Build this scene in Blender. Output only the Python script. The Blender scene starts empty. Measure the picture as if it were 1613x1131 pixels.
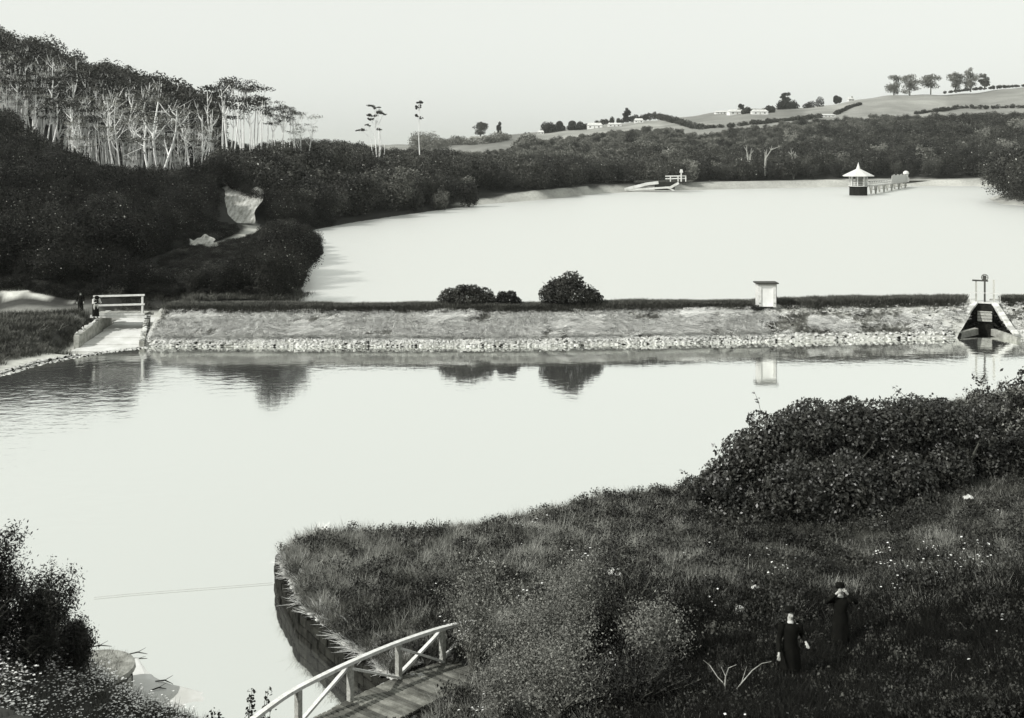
import bpy, bmesh, math, random
import numpy as np
from mathutils import Vector, Matrix

# ------------------------------------------------------------------ camera, sky, sun, exposure
SC = bpy.context.scene
COL = SC.collection
F = 1750.0 / 1613.0            # focal length over picture width
CAMZ = 13.5                    # eye height above the lower pond
cam_d = bpy.data.cameras.new("camera")
cam = bpy.data.objects.new("camera", cam_d)
COL.objects.link(cam)
cam.location = (0, 0, CAMZ)
cam.rotation_euler = (math.radians(90), 0, 0)
cam_d.sensor_width = 36
cam_d.lens = 36 * F
cam_d.shift_y = -331.5 / 1613.0     # falling front of a plate camera
cam_d.clip_start = 0.5
cam_d.clip_end = 9000
SC.camera = cam

SUN_EL, SUN_AZ = math.radians(39), math.radians(240)   # azimuth clockwise from +Y: behind the camera, to its left
world = bpy.data.worlds.new("World")
SC.world = world
world.use_nodes = True
wn, wl = world.node_tree.nodes, world.node_tree.links
wn.clear()
sky = wn.new('ShaderNodeTexSky')
sky.sky_type = 'NISHITA'
sky.sun_disc = False
sky.sun_elevation = SUN_EL
sky.sun_rotation = SUN_AZ
sky.air_density = 1.0
sky.dust_density = 2.5
sep = wn.new('ShaderNodeSeparateColor')                # a blue-sensitive plate: only the blue channel counts
gam = wn.new('ShaderNodeMath'); gam.operation = 'POWER'; gam.inputs[1].default_value = 0.20
mul = wn.new('ShaderNodeVectorMath'); mul.operation = 'SCALE'
tint = wn.new('ShaderNodeRGB'); tint.outputs[0].default_value = (0.968, 1.0, 0.945, 1)
gain = wn.new('ShaderNodeMath'); gain.operation = 'MULTIPLY'; gain.inputs[1].default_value = 6.0
bg = wn.new('ShaderNodeBackground'); bg.inputs[1].default_value = 0.1
wo = wn.new('ShaderNodeOutputWorld')
avg = wn.new('ShaderNodeMath'); avg.operation = 'ADD'
wl.new(sky.outputs[0], sep.inputs[0]); wl.new(sep.outputs[2], avg.inputs[0]); wl.new(sep.outputs[0], avg.inputs[1]); wl.new(avg.outputs[0], gam.inputs[0]); wl.new(gam.outputs[0], gain.inputs[0])
wl.new(tint.outputs[0], mul.inputs[0]); wl.new(gain.outputs[0], mul.inputs[3])
wl.new(mul.outputs[0], bg.inputs[0]); wl.new(bg.outputs[0], wo.inputs[0])

sun_d = bpy.data.lights.new("sun", 'SUN')
sun_d.energy = 4.4
sun_d.angle = math.radians(0.5)
sun_d.color = (1.0, 0.985, 0.94)
sun = bpy.data.objects.new("sun", sun_d)
COL.objects.link(sun)
sdir = Vector((math.sin(SUN_AZ) * math.cos(SUN_EL), math.cos(SUN_AZ) * math.cos(SUN_EL), math.sin(SUN_EL)))
sun.rotation_euler = sdir.to_track_quat('Z', 'Y').to_euler()
sun.location = (-40, -60, 90)

SC.view_settings.view_transform = 'Standard'
SC.view_settings.look = 'None'
SC.view_settings.exposure = 0.0
SC.view_settings.gamma = 1
SC.view_settings.use_curve_mapping = False
SC.render.engine = 'CYCLES'
SC.cycles.max_bounces = 6
SC.cycles.diffuse_bounces = 3
SC.cycles.glossy_bounces = 3
SC.cycles.volume_bounces = 0
SC.cycles.transparent_max_bounces = 6

rng = np.random.default_rng(7)
random.seed(7)

# ------------------------------------------------------------------ helpers
def wx(px, D): return (px - 806.5) / 1750.0 * D
def pt(px, py, D): return Vector((wx(px, D), D, CAMZ - (py - 234.0) / 1750.0 * D))
def on(px, py, z=0.0):
    D = (CAMZ - z) * 1750.0 / (py - 234.0)
    return Vector((wx(px, D), D, z))
def R(a): return math.radians(a)

def grey(v):
    # silver print: shadows lean olive, lights stay near neutral
    return (v * 0.995, v * 1.0, v * (0.86 + 0.12 * min(1, v * 1.6)), 1)

MATS = {}
def mat(name, lo, hi=None, scale=4.0, rough=0.8, spec=0.3, bump=0.0, detail=6, stretch=None, rand=0.0, metallic=0.0, trans=0.0, bscale=None):
    """grey procedural material whose tone wanders between lo and hi"""
    if name in MATS: return MATS[name]
    hi = lo if hi is None else hi
    m = bpy.data.materials.new(name); m.use_nodes = True
    n, l = m.node_tree.nodes, m.node_tree.links
    b = n["Principled BSDF"]
    b.inputs['Roughness'].default_value = rough
    b.inputs['Specular IOR Level'].default_value = spec
    b.inputs['Metallic'].default_value = metallic
    tc = n.new('ShaderNodeTexCoord'); mp = n.new('ShaderNodeMapping')
    l.new(tc.outputs['Object'], mp.inputs[0])
    if stretch: mp.inputs['Scale'].default_value = stretch
    nz = n.new('ShaderNodeTexNoise'); nz.inputs['Scale'].default_value = scale; nz.inputs['Detail'].default_value = detail
    nz.inputs['Roughness'].default_value = 0.62
    l.new(mp.outputs[0], nz.inputs['Vector'])
    rp = n.new('ShaderNodeValToRGB'); rp.color_ramp.elements[0].position = 0.34; rp.color_ramp.elements[1].position = 0.66
    rp.color_ramp.elements[0].color = grey(lo); rp.color_ramp.elements[1].color = grey(hi)
    l.new(nz.outputs['Fac'], rp.inputs[0])
    out = rp.outputs[0]
    if rand:
        oi = n.new('ShaderNodeObjectInfo'); mr = n.new('ShaderNodeMapRange')
        mr.inputs[3].default_value = 1 - rand; mr.inputs[4].default_value = 1 + rand
        l.new(oi.outputs['Random'], mr.inputs[0])
        vm = n.new('ShaderNodeVectorMath'); vm.operation = 'SCALE'
        l.new(out, vm.inputs[0]); l.new(mr.outputs[0], vm.inputs[3]); out = vm.outputs[0]
    l.new(out, b.inputs['Base Color'])
    if bump:
        bp = n.new('ShaderNodeBump'); bp.inputs['Strength'].default_value = bump; bp.inputs['Distance'].default_value = 0.05
        nb = n.new('ShaderNodeTexNoise'); nb.inputs['Scale'].default_value = bscale or scale * 3; nb.inputs['Detail'].default_value = 4
        l.new(mp.outputs[0], nb.inputs['Vector']); l.new(nb.outputs['Fac'], bp.inputs['Height']); l.new(bp.outputs[0], b.inputs['Normal'])
    if trans:
        tr = n.new('ShaderNodeBsdfTranslucent'); mx = n.new('ShaderNodeMixShader'); mx.inputs[0].default_value = trans
        l.new(out, tr.inputs[0]); l.new(b.outputs[0], mx.inputs[1]); l.new(tr.outputs[0], mx.inputs[2])
        l.new(mx.outputs[0], n['Material Output'].inputs[0])
    MATS[name] = m
    return m

def water_mat(name, metallic, base, rough, ripple, rscale, stretch):
    m = bpy.data.materials.new(name); m.use_nodes = True
    n, l = m.node_tree.nodes, m.node_tree.links
    b = n["Principled BSDF"]
    b.inputs['Base Color'].default_value = (base * .985, base, base * .965, 1)
    b.inputs['Metallic'].default_value = metallic; b.inputs['Roughness'].default_value = rough
    tc = n.new('ShaderNodeTexCoord'); mp = n.new('ShaderNodeMapping'); mp.inputs['Scale'].default_value = stretch
    l.new(tc.outputs['Object'], mp.inputs[0])
    nz = n.new('ShaderNodeTexNoise'); nz.inputs['Scale'].default_value = rscale; nz.inputs['Detail'].default_value = 3
    l.new(mp.outputs[0], nz.inputs['Vector'])
    big = n.new('ShaderNodeTexNoise'); big.inputs['Scale'].default_value = 0.06; big.inputs['Detail'].default_value = 3
    l.new(tc.outputs['Object'], big.inputs['Vector'])
    rp = n.new('ShaderNodeMapRange'); rp.inputs[1].default_value = .42; rp.inputs[2].default_value = .62
    rp.inputs[3].default_value = .25; rp.inputs[4].default_value = 1.0
    l.new(big.outputs['Fac'], rp.inputs[0])
    sx = n.new('ShaderNodeSeparateXYZ'); l.new(tc.outputs['Object'], sx.inputs[0])
    wp = n.new('ShaderNodeMapRange'); wp.inputs[1].default_value = -8; wp.inputs[2].default_value = -22; wp.inputs[3].default_value = 1; wp.inputs[4].default_value = 1.9
    l.new(sx.outputs[0], wp.inputs[0]); wm = n.new('ShaderNodeMath'); wm.operation = 'MULTIPLY'; l.new(rp.outputs[0], wm.inputs[0]); l.new(wp.outputs[0], wm.inputs[1])
    ml = n.new('ShaderNodeMath'); ml.operation = 'MULTIPLY'
    l.new(nz.outputs['Fac'], ml.inputs[0]); l.new(wm.outputs[0], ml.inputs[1])
    bp = n.new('ShaderNodeBump'); bp.inputs['Strength'].default_value = 1.0; bp.inputs['Distance'].default_value = ripple
    rr = n.new('ShaderNodeMapRange'); rr.inputs[1].default_value = -9; rr.inputs[2].default_value = -24; rr.inputs[3].default_value = rough; rr.inputs[4].default_value = max(rough, .08)
    l.new(sx.outputs[0], rr.inputs[0]); l.new(rr.outputs[0], b.inputs['Roughness'])
    l.new(ml.outputs[0], bp.inputs['Height']); l.new(bp.outputs[0], b.inputs['Normal'])
    return m

def tag(o, label=None, cat=None, group=None, kind=None):
    if label: o['label'] = label
    if cat: o['category'] = cat
    if group: o['group'] = group
    if kind: o['kind'] = kind
    return o

def mesh_np(name, V, Fq, smooth=False):
    """mesh from vertex array and an array (or list) of faces of equal size"""
    me = bpy.data.meshes.new(name)
    V = np.asarray(V, dtype=np.float32).reshape(-1, 3); Fq = np.asarray(Fq, dtype=np.int32)
    k = Fq.shape[1]
    me.vertices.add(len(V)); me.vertices.foreach_set("co", V.ravel())
    me.loops.add(Fq.size); me.loops.foreach_set("vertex_index", Fq.ravel())
    me.polygons.add(len(Fq))
    me.polygons.foreach_set("loop_start", np.arange(0, Fq.size, k, dtype=np.int32))
    me.polygons.foreach_set("loop_total", np.full(len(Fq), k, dtype=np.int32))
    if smooth: me.polygons.foreach_set("use_smooth", np.ones(len(Fq), dtype=bool))
    me.update(calc_edges=True)
    return me

class MB:
    """collects solids, then links them as one mesh object"""
    def __init__(s): s.V = []; s.F = []
    def add(s, V, Fc):
        o = len(s.V); s.V += [tuple(v) for v in V]; s.F += [tuple(i + o for i in f) for f in Fc]; return s
    def box(s, c, size, rot=None, taper=1.0):
        hx, hy, hz = size[0] / 2, size[1] / 2, size[2] / 2
        P = []
        for z in (-1, 1):
            t = taper if z > 0 else 1
            for x, y in ((-1, -1), (1, -1), (1, 1), (-1, 1)): P.append(Vector((x * hx * t, y * hy * t, z * hz)))
        if rot is not None: P = [rot @ p for p in P]
        c = Vector(c)
        return s.add([p + c for p in P], [(3, 2, 1, 0), (4, 5, 6, 7), (0, 1, 5, 4), (1, 2, 6, 5), (2, 3, 7, 6), (3, 0, 4, 7)])
    def bar(s, a, b, w, h, up=(0, 0, 1)):
        a, b = Vector(a), Vector(b); d = b - a; L = d.length; y = d.normalized()
        x = y.cross(Vector(up))
        x = x.normalized() if x.length > 1e-4 else Vector((1, 0, 0))
        z = x.cross(y)
        M = Matrix((x, y, z)).transposed()
        return s.box((a + b) / 2, (w, L, h), M)
    def tube(s, pts, rad, n=6, cap=True):
        pts = [Vector(p) for p in pts]; o = len(s.V)
        if not hasattr(rad, '__len__'): rad = [rad] * len(pts)
        for i, p in enumerate(pts):
            d = (pts[min(i + 1, len(pts) - 1)] - pts[max(i - 1, 0)]).normalized()
            a = d.cross(Vector((0.13, 0.99, 0.05)))
            if a.length < .1: a = d.cross(Vector((1, 0, 0)))
            a.normalize(); b = d.cross(a)
            for k in range(n):
                t = 2 * math.pi * k / n
                s.V.append(tuple(p + (a * math.cos(t) + b * math.sin(t)) * rad[i]))
        for i in range(len(pts) - 1):
            for k in range(n):
                k2 = (k + 1) % n
                s.F.append((o + i * n + k, o + i * n + k2, o + (i + 1) * n + k2, o + (i + 1) * n + k))
        if cap:
            s.F.append(tuple(o + k for k in range(n))[::-1]); e = o + (len(pts) - 1) * n
            s.F.append(tuple(e + k for k in range(n)))
        return s
    def lathe(s, c, prof, n=16, sx=1.0, sy=1.0):
        o = len(s.V); c = Vector(c)
        for r, z in prof:
            for k in range(n):
                t = 2 * math.pi * k / n
                s.V.append(tuple(c + Vector((r * math.cos(t) * sx, r * math.sin(t) * sy, z))))
        for i in range(len(prof) - 1):
            for k in range(n):
                k2 = (k + 1) % n
                s.F.append((o + i * n + k, o + i * n + k2, o + (i + 1) * n + k2, o + (i + 1) * n + k))
        s.F.append(tuple(o + k for k in range(n))[::-1]); e = o + (len(prof) - 1) * n
        s.F.append(tuple(e + k for k in range(n)))
        return s
    def mesh(s, name, m=None, smooth=False):
        me = bpy.data.meshes.new(name); me.from_pydata(s.V, [], s.F); me.update()
        if smooth: me.polygons.foreach_set("use_smooth", np.ones(len(me.polygons), dtype=bool))
        if m: me.materials.append(m)
        return me
    def build(s, name, m, parent=None, smooth=False, bevel=0.0):
        o = bpy.data.objects.new(name, s.mesh(name, m, smooth)); COL.objects.link(o)
        if parent: o.parent = parent
        if bevel:
            bv = o.modifiers.new("bevel", 'BEVEL'); bv.width = bevel; bv.segments = 2; bv.limit_method = 'ANGLE'
        return o

def empty(name, loc, rz=0.0):
    o = bpy.data.objects.new(name, None); COL.objects.link(o); o.location = loc; o.rotation_euler = (0, 0, rz)
    o.empty_display_size = 0.3
    return o
def link(name, me, parent=None, loc=(0, 0, 0), rot=(0, 0, 0), sc=(1, 1, 1)):
    o = bpy.data.objects.new(name, me); COL.objects.link(o); o.parent = parent
    o.location = loc; o.rotation_euler = rot; o.scale = sc if hasattr(sc, '__len__') else (sc,) * 3
    return o
def copy_tree(o, parent=None):
    c = o.copy(); COL.objects.link(c); c.parent = parent
    for ch in list(o.children): copy_tree(ch, c)
    return c

def interp(x, tab):
    return np.interp(x, [t[0] for t in tab], [t[1] for t in tab])

def sdf(poly, X, Y):
    """signed distance, negative inside"""
    P = np.array(poly, float); d = np.full(X.shape, 1e9); ins = np.zeros(X.shape, bool)
    for i in range(len(P)):
        ax, ay = P[i]; bx, by = P[(i + 1) % len(P)]
        ex, ey = bx - ax, by - ay
        t = np.clip(((X - ax) * ex + (Y - ay) * ey) / (ex * ex + ey * ey + 1e-12), 0, 1)
        d = np.minimum(d, (X - ax - t * ex) ** 2 + (Y - ay - t * ey) ** 2)
        c = ((ay > Y) != (by > Y)) & (X < (bx - ax) * (Y - ay) / (by - ay + 1e-12) + ax)
        ins ^= c
    d = np.sqrt(d)
    return np.where(ins, -d, d)
def pdist(line, X, Y):
    d = np.full(X.shape, 1e9)
    for (ax, ay), (bx, by) in zip(line[:-1], line[1:]):
        ex, ey = bx - ax, by - ay
        t = np.clip(((X - ax) * ex + (Y - ay) * ey) / (ex * ex + ey * ey + 1e-12), 0, 1)
        d = np.minimum(d, (X - ax - t * ex) ** 2 + (Y - ay - t * ey) ** 2)
    return np.sqrt(d)
def wob(X, Y, s, seed=0.0):
    """smooth pseudo noise in -1..1"""
    a = np.sin(X / s * 1.7 + 1.3 * np.sin(Y / s * 1.1 + seed) + seed * 2.1)
    b = np.sin(Y / s * 1.9 + 1.7 * np.sin(X / s * 0.8 + seed * 1.7) + seed)
    c = np.sin((X + Y) / s * 2.9 + seed * 3.3) * np.sin((X - Y) / s * 3.7 + seed)
    return (a + b + 0.8 * c) / 2.8

# ------------------------------------------------------------------ plan of the place
UP_Z = 1.6
def toe_y(x): return 75.7 + (0.105 * x if x > 0 else 0.0)
UPPER = [(-16.5, 82.6), (-18, 96.4), (-19.9, 109), (-21.5, 128), (-29.4, 160), (-25.3, 179.5), (-19, 200), (-13.2, 217), (-6.3, 236.6), (6.4, 257),
         (24, 293), (33.8, 306), (53.7, 320), (74.3, 330), (96, 341), (126, 353), (146.5, 352), (150, 330), (112, 262), (104, 236), (112, 215),
         (125, 190), (110, 140), (80, 105), (60, toe_y(60) + 7), (31.3, toe_y(31) + 6.8), (0, 82.5)]
LOWER = [(60, toe_y(60)), (31.3, toe_y(31.3)), (17.5, toe_y(17.5)), (0, 75.7), (-24.9, 75.7), (-27.5, 73.4), (-29.8, 69.9), (-30.6, 66.4), (-34, 60), (-38, 50), (-36, 42),
         (-24, 35.5), (-14.5, 32.5), (-12.4, 30.8), (-10.9, 29), (-9.6, 27.6), (-7.7, 26.5), (-6.6, 25.6), (-6.4, 24), (-6.8, 21), (-4.4, 20.5), (-3.1, 24),
         (-3.0, 27), (-4.34, 28.75), (-5.7, 30.7), (-6.77, 33.25), (-7.27, 35), (-7.0, 36.2), (-6.4, 37.1), (-4.5, 38.4), (-1.95, 39.5), (1, 41.4),
         (3.5, 43.1), (7.5, 44.7), (12.8, 50.7), (21.4, 58), (28, 61), (36, 66), (60, 74)]
DAMFOOT = [(-25, 75.2), (0, 75.2), (60, toe_y(60) - .5), (60, toe_y(60) + 9), (0, 84.5), (-22, 84.5), (-25, 81)]
CHUTE = [(-30.2, 74.0), (-25.2, 74.0), (-25.9, 84.5), (-29.8, 84.5)]      # spillway under the left footbridge
TRACK = [(-120, 92), (-60, 84.5), (-38, 81.5), (-31, 82.5), (-31.5, 90), (-33, 100), (-35.5, 112), (-35, 122), (-33.5, 134), (-34.5, 146), (-36, 156), (-41, 166)]
# ground control points: picture column, distance, height
CTRL = []
def cp(px, py, D): CTRL.append((px, D, CAMZ - (py - 234) / 1750 * D))
def cz(px, D, z): CTRL.append((px, D, z))
for a in [(-500, 240, 110), (-500, 60, 240), (-200, 300, 130), (-200, 70, 240), (0, 440, 100), (0, 330, 130), (0, 268, 160), (0, 205, 190), (0, 108, 240), (100, 142, 240), (200, 168, 240), (300, 222, 235), (400, 264, 230), (480, 266, 230),
          (60, 228, 190), (150, 405, 100), (150, 350, 130), (150, 308, 160), (150, 272, 190), (245, 288, 190), (400, 276, 190), (460, 272, 195),
          (600, 271, 260), (700, 278, 285), (540, 268, 240)]: cp(*a)
for a in [(-200, 82, 1.5), (-200, 87, 2.7), (0, 80, 1.5), (0, 83.5, 1.4), (0, 86.5, 2.6), (130, 80, 1.5), (110, 83.5, 1.45), (60, 86.5, 2.5), (200, 87, 2.0), (250, 84, 2.0), (250, 100, 2.3), (240, 112, 2.4), (300, 118, 2.5), (330, 128, 2.6), (385, 142, 3.0), (400, 156, 3.3), (350, 165, 7.5), (420, 168, 7), (430, 110, 2.2), (450, 140, 2.4),
          (520, 180, 3), (900, 340, 5), (760, 300, 6), (1000, 380, 5), (1100, 400, 5.5), (0, 400, 26), (300, 400, 14), (600, 420, 9), (-500, 500, 30), (500, 700, 8), (300, 1200, 10),
          (620, 1000, 15), (720, 900, 19), (1613, 230, 4), (1613, 300, 5), (1800, 250, 5), (2200, 250, 12), (1750, 130, 3.5), (1750, 100, 3)]: cz(*a)
for a in [(750, 241, 600), (860, 236, 520), (900, 216, 650), (1000, 206, 650), (1060, 194, 680), (800, 213, 750), (950, 201, 750), (1100, 180, 800), (1300, 166, 800), (1400, 153, 800), (1613, 141, 800),
          (2000, 130, 800), (1200, 264, 410), (1100, 256, 460), (1200, 240, 500), (1400, 228, 480), (1400, 204, 560), (1613, 204, 480), (1900, 200, 480), (1613, 250, 400), (1200, 208, 600), (1300, 192, 650), (1450, 186, 650), (1613, 180, 650),
          (950, 238, 500), (1050, 218, 580), (1400, 262, 400)]: cp(*a)
for a in [(-600, 2200, 15), (0, 2200, 18), (600, 2200, 18), (1000, 2200, 20), (1613, 2200, 25), (2400, 2200, 25), (800, 4500, 10), (-900, 4500, 10), (2500, 4500, 10), (1100, 1200, 30), (1613, 1200, 44)]: cz(*a)
# near bank
for a in [(450, 34, .8), (560, 30, .8), (600, 33, .85), (700, 27, .85), (720, 22, 1.2), (900, 24, 1.25), (900, 35, 1.0), (1050, 40, .8), (1245, 24.6, 1.62), (1323, 26.6, 1.25), (1245, 20, 2.9), (1613, 22, 2.6), (1613, 30, 1.9), (1613, 40, 1.8), (1613, 52, 1.6), (1900, 30, 2.5), (1900, 50, 2.5),
          (1200, 35, 1.35), (1450, 38, 1.6), (1350, 45, 1.2), (0, 21, 3.5), (110, 21, 3.3), (-200, 24, 3.6), (160, 23.6, 2.3), (260, 22.5, 1.9), (330, 20, 2.6), (-300, 16, 5.5), (100, 16, 5.0), (500, 16, 4.2), (900, 16, 4.0), (1400, 16, 4.6), (1900, 16, 5.2), (800, 9, 8), (0, 9, 8.2), (1613, 9, 8.2),
          (800, 4, 11.2), (-300, 4, 11.2), (1900, 4, 11.2), (800, 1.5, 11.9), (-2000, 1.5, 11.9), (3500, 1.5, 11.9)]: cz(*a)
CT = np.array(CTRL)
def uv_(X, Y): return X / Y * 2.2, np.log(Y)
_cu, _cv = uv_((CT[:, 0] - 806.5) / 1750 * CT[:, 1], CT[:, 1]); _cz = CT[:, 2]
def _phi(r2): return 0.5 * r2 * np.log(r2 + 1e-9)
n_ = len(CT)
_A = np.zeros((n_ + 3, n_ + 3))
_A[:n_, :n_] = _phi((_cu[:, None] - _cu) ** 2 + (_cv[:, None] - _cv) ** 2) + np.eye(n_) * 2e-4
_A[:n_, n_] = 1; _A[:n_, n_ + 1] = _cu; _A[:n_, n_ + 2] = _cv; _A[n_:, :n_] = _A[:n_, n_:].T
_w = np.linalg.solve(_A, np.concatenate([_cz, [0, 0, 0]]))
def sstep(a, b, x):
    t = np.clip((x - a) / (b - a), 0, 1); return t * t * (3 - 2 * t)
def height(X, Y):
    X = np.atleast_1d(np.asarray(X, float)); Y = np.atleast_1d(np.asarray(Y, float))
    u, v = uv_(X, Y); h = _w[n_] + _w[n_ + 1] * u + _w[n_ + 2] * v
    for i in range(n_): h = h + _w[i] * _phi((u - _cu[i]) ** 2 + (v - _cv[i]) ** 2)
    h = h + wob(X, Y, 3.0 + Y * 0.03, 1.0) * 0.0025 * Y * sstep(20, 60, Y) + wob(X, Y, 1.4, 2.0) * 0.05
    h = np.clip(h, -3, 75)
    du, dl = sdf(UPPER, X, Y), sdf(LOWER, X, Y)
    far = Y > 76
    base = np.where(far, np.where(du < 9, UP_Z + 0.35, 1.1), 0.3)
    h = np.maximum(h, base)
    wu = np.where(X > 20, 6.0, 3.0)
    bank = .5 + 1.5 * sstep(232, 265, Y)
    hu = UP_Z + np.where(du > 0, bank * sstep(0, wu, du) + (np.maximum(h, UP_Z + bank) - UP_Z - bank) * sstep(wu * .6, 22, du), np.maximum(-2.5, du * 0.35))
    wu2 = sstep(20, 9, du) * (Y > 80); h = h * (1 - wu2) + hu * wu2
    near = Y < 64
    wl_ = np.where(near, np.where(X < -2.5, np.where(X > -8.2, 0.12, 4.0), 1.6), np.where(X < -20, 7.0, 3.0))
    wl_ = np.where((Y < 28) & (X < -5.5), 3.5, wl_)
    wl_ = np.where(near & (Y > 36.5) & (X > -6.5), 9.0, wl_)
    wl_ = np.where(near & (Y > 36.0) & (X > -7.5) & (X <= -6.5), 2.0, wl_)
    hl = np.where(dl > 0, np.where(X < -8, .05, 0.0) + h * sstep(-0.05, 1, dl / wl_), np.maximum(-1.5, dl * 0.5 - .05))
    h = np.where(dl < 8, hl, h)
    tr = pdist(TRACK, X, Y)
    return_h = h
    f = sdf(DAMFOOT, X, Y); return_h = np.where(f < 0, np.minimum(return_h, -0.6), return_h)
    bx0, by0 = wx(425, 23.3), 23.3; bx1, by1 = wx(720, 28.2), 28.2; sgx, sgy = .796, -.605
    rx, ry = X - bx0, Y - by0; al = (rx * (bx1 - bx0) + ry * (by1 - by0)) / math.hypot(bx1 - bx0, by1 - by0); ac = rx * sgx + ry * sgy
    return_h = np.where((ac > -.35) & (ac < 1.75) & (al > 0) & (al < 6.0), np.minimum(return_h, .62 - .05 * al), return_h)
    c = sdf(CHUTE, X, Y); zc = np.interp(Y, [74, 76, 84.5], [-0.35, -0.05, 1.0])
    bl = sstep(.1, 1.9, c); return_h = np.where(c < 1.9, np.minimum(return_h, zc * (1 - bl) + np.maximum(return_h, zc) * bl), return_h)
    return return_h
def hz(x, y): return float(height(x, y)[0])

# far-hill bush edge: beyond this distance (by bearing) lie the open fields
EDGE = [(600, 560), (740, 520), (830, 560), (900, 610), (1000, 640), (1060, 640), (1100, 560), (1160, 600), (1300, 640), (1450, 640), (1613, 620), (2400, 620)]
def is_field(X, Y):
    px = X / Y * 1750 + 806.5
    return (Y > interp(px, EDGE)) & (px > 560)

# ------------------------------------------------------------------ ground sheet
M_UNDER = mat('undergrowth', .022, .045, 1.2, .9, .1, bump=.6)
M_FIELD = mat('pasture', .22, .32, .02, .9, .1, detail=8)
M_SHORE = mat('pale_shingle_shore', .30, .62, 1.2, .9, .2, bump=.8)
M_BANK = mat('grassy_bank', .045, .10, 2.0, .9, .1, bump=.8)
M_TRACK = mat('dusty_track', .28, .5, 1.5, .9, .1, bump=.5)
M_FARWOOD = mat('bushy_slope', .03, .06, .15, .9, .1)
def ground_mat():
    m = bpy.data.materials.new('mixed_ground'); m.use_nodes = True
    n, l = m.node_tree.nodes, m.node_tree.links; b = n['Principled BSDF']; b.inputs['Roughness'].default_value = .92; b.inputs['Specular IOR Level'].default_value = .1
    at = n.new('ShaderNodeAttribute'); at.attribute_name = 'tone'; tc = n.new('ShaderNodeTexCoord')
    n1 = n.new('ShaderNodeTexNoise'); n1.inputs['Scale'].default_value = 1.6; n1.inputs['Detail'].default_value = 8; n1.inputs['Roughness'].default_value = .7
    n2 = n.new('ShaderNodeTexNoise'); n2.inputs['Scale'].default_value = .04; n2.inputs['Detail'].default_value = 8; n2.inputs['Roughness'].default_value = .65
    l.new(tc.outputs['Object'], n1.inputs[0]); l.new(tc.outputs['Object'], n2.inputs[0])
    ad = n.new('ShaderNodeMath'); ad.operation = 'ADD'; l.new(n1.outputs['Fac'], ad.inputs[0]); l.new(n2.outputs['Fac'], ad.inputs[1])
    mr = n.new('ShaderNodeMapRange'); mr.inputs[1].default_value = .7; mr.inputs[2].default_value = 1.3; mr.inputs[3].default_value = .62; mr.inputs[4].default_value = 1.38
    l.new(ad.outputs[0], mr.inputs[0]); ml = n.new('ShaderNodeMath'); ml.operation = 'MULTIPLY'; l.new(at.outputs['Fac'], ml.inputs[0]); l.new(mr.outputs[0], ml.inputs[1])
    cc = n.new('ShaderNodeCombineColor')
    for i, k in enumerate((.995, 1.0, .93)):
        q = n.new('ShaderNodeMath'); q.operation = 'MULTIPLY'; q.inputs[1].default_value = k; l.new(ml.outputs[0], q.inputs[0]); l.new(q.outputs[0], cc.inputs[i])
    l.new(cc.outputs[0], b.inputs['Base Color'])
    bp = n.new('ShaderNodeBump'); bp.inputs['Strength'].default_value = .7; bp.inputs['Distance'].default_value = .08; l.new(n1.outputs['Fac'], bp.inputs['Height']); l.new(bp.outputs[0], b.inputs['Normal'])
    return m
def build_ground():
    us = np.linspace(-1.0, 1.0, 561); vs = np.linspace(math.log(1.5), math.log(6500), 760)
    U, V = np.meshgrid(us * .82, vs)
    D = np.exp(V); X = U * D; Y = D
    shp = X.shape
    H = height(X.ravel(), Y.ravel()).reshape(shp)
    Vt = np.stack([X, Y, H], -1).reshape(-1, 3)
    nr, nc = shp
    i = np.arange(nr - 1)[:, None] * nc + np.arange(nc - 1)[None, :]
    Fq = np.stack([i, i + 1, i + nc + 1, i + nc], -1).reshape(-1, 4)
    me = mesh_np('ground', Vt, Fq, True)
    x, y = Vt[:, 0], Vt[:, 1]; px = x / y * 1750 + 806.5
    du, dl = sdf(UPPER, x, y), sdf(LOWER, x, y)
    tone = np.full(len(x), .030)
    mixt = lambda w, v: tone + (v - tone) * np.clip(w, 0, 1)
    tone = mixt(sstep(360, 400, y), .045)
    fld = sstep(-8, 8, y - interp(px, EDGE)) * (px > 560)
    pat_ = .19 + .05 * wob(x, y, 60, 2) + .03 * wob(x, y, 17, 5) + .06 * sstep(-.1, .1, np.sin(px / 71 + 1)) * sstep(0, 1, (y - 600) / 60)
    tone = mixt(fld, pat_)
    tone = mixt(sstep(66, 62, y), .05); tone = mixt(sstep(32, 27, y) * sstep(.5, 3, x), .018)  # last step paints shade into the front right bank's tone
    tone = mixt(sstep(64, 68, y) * sstep(86, 82, y) * sstep(-23, -25, x) * (dl > 1.2), .06)
    bw = np.where(x > 45, 8, 3.6) + 1.3 * wob(x, y, 5)
    tone = mixt(sstep(bw + 1, bw - 1, du) * sstep(222, 232, y) * (x > -12) * (x < 162), .36 + .08 * wob(x, y, 6, 3))
    tone = mixt(sstep(2.0, 1.4, dl + .5 * wob(x, y, 1.2)) * sstep(60, 62, y) * sstep(-19, -22, x), .42)
    tone = mixt(sstep(1.6, .8, pdist(TRACK, x, y)) * sstep(116, 122, y), .38)
    tone = mixt(sstep(.4, .1, sdf(CHUTE, x, y)), .42)
    tone = mixt(sstep(.1, .5, wob(x, y * 1.6, 2.6, 4) + .45) * sstep(84.2, 84.8, y) * sstep(87.4, 86.4, y) * (px < 118), .55)
    tone = mixt(sstep(2.6, 1.6, pdist([(-60, 81.0), (-36, 80.6), (-30.5, 81.4)], x, y)), .16)
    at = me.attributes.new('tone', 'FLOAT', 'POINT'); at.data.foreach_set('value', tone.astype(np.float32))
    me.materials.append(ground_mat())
    g = link('ground', me); g['kind'] = 'structure'
build_ground()

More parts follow.
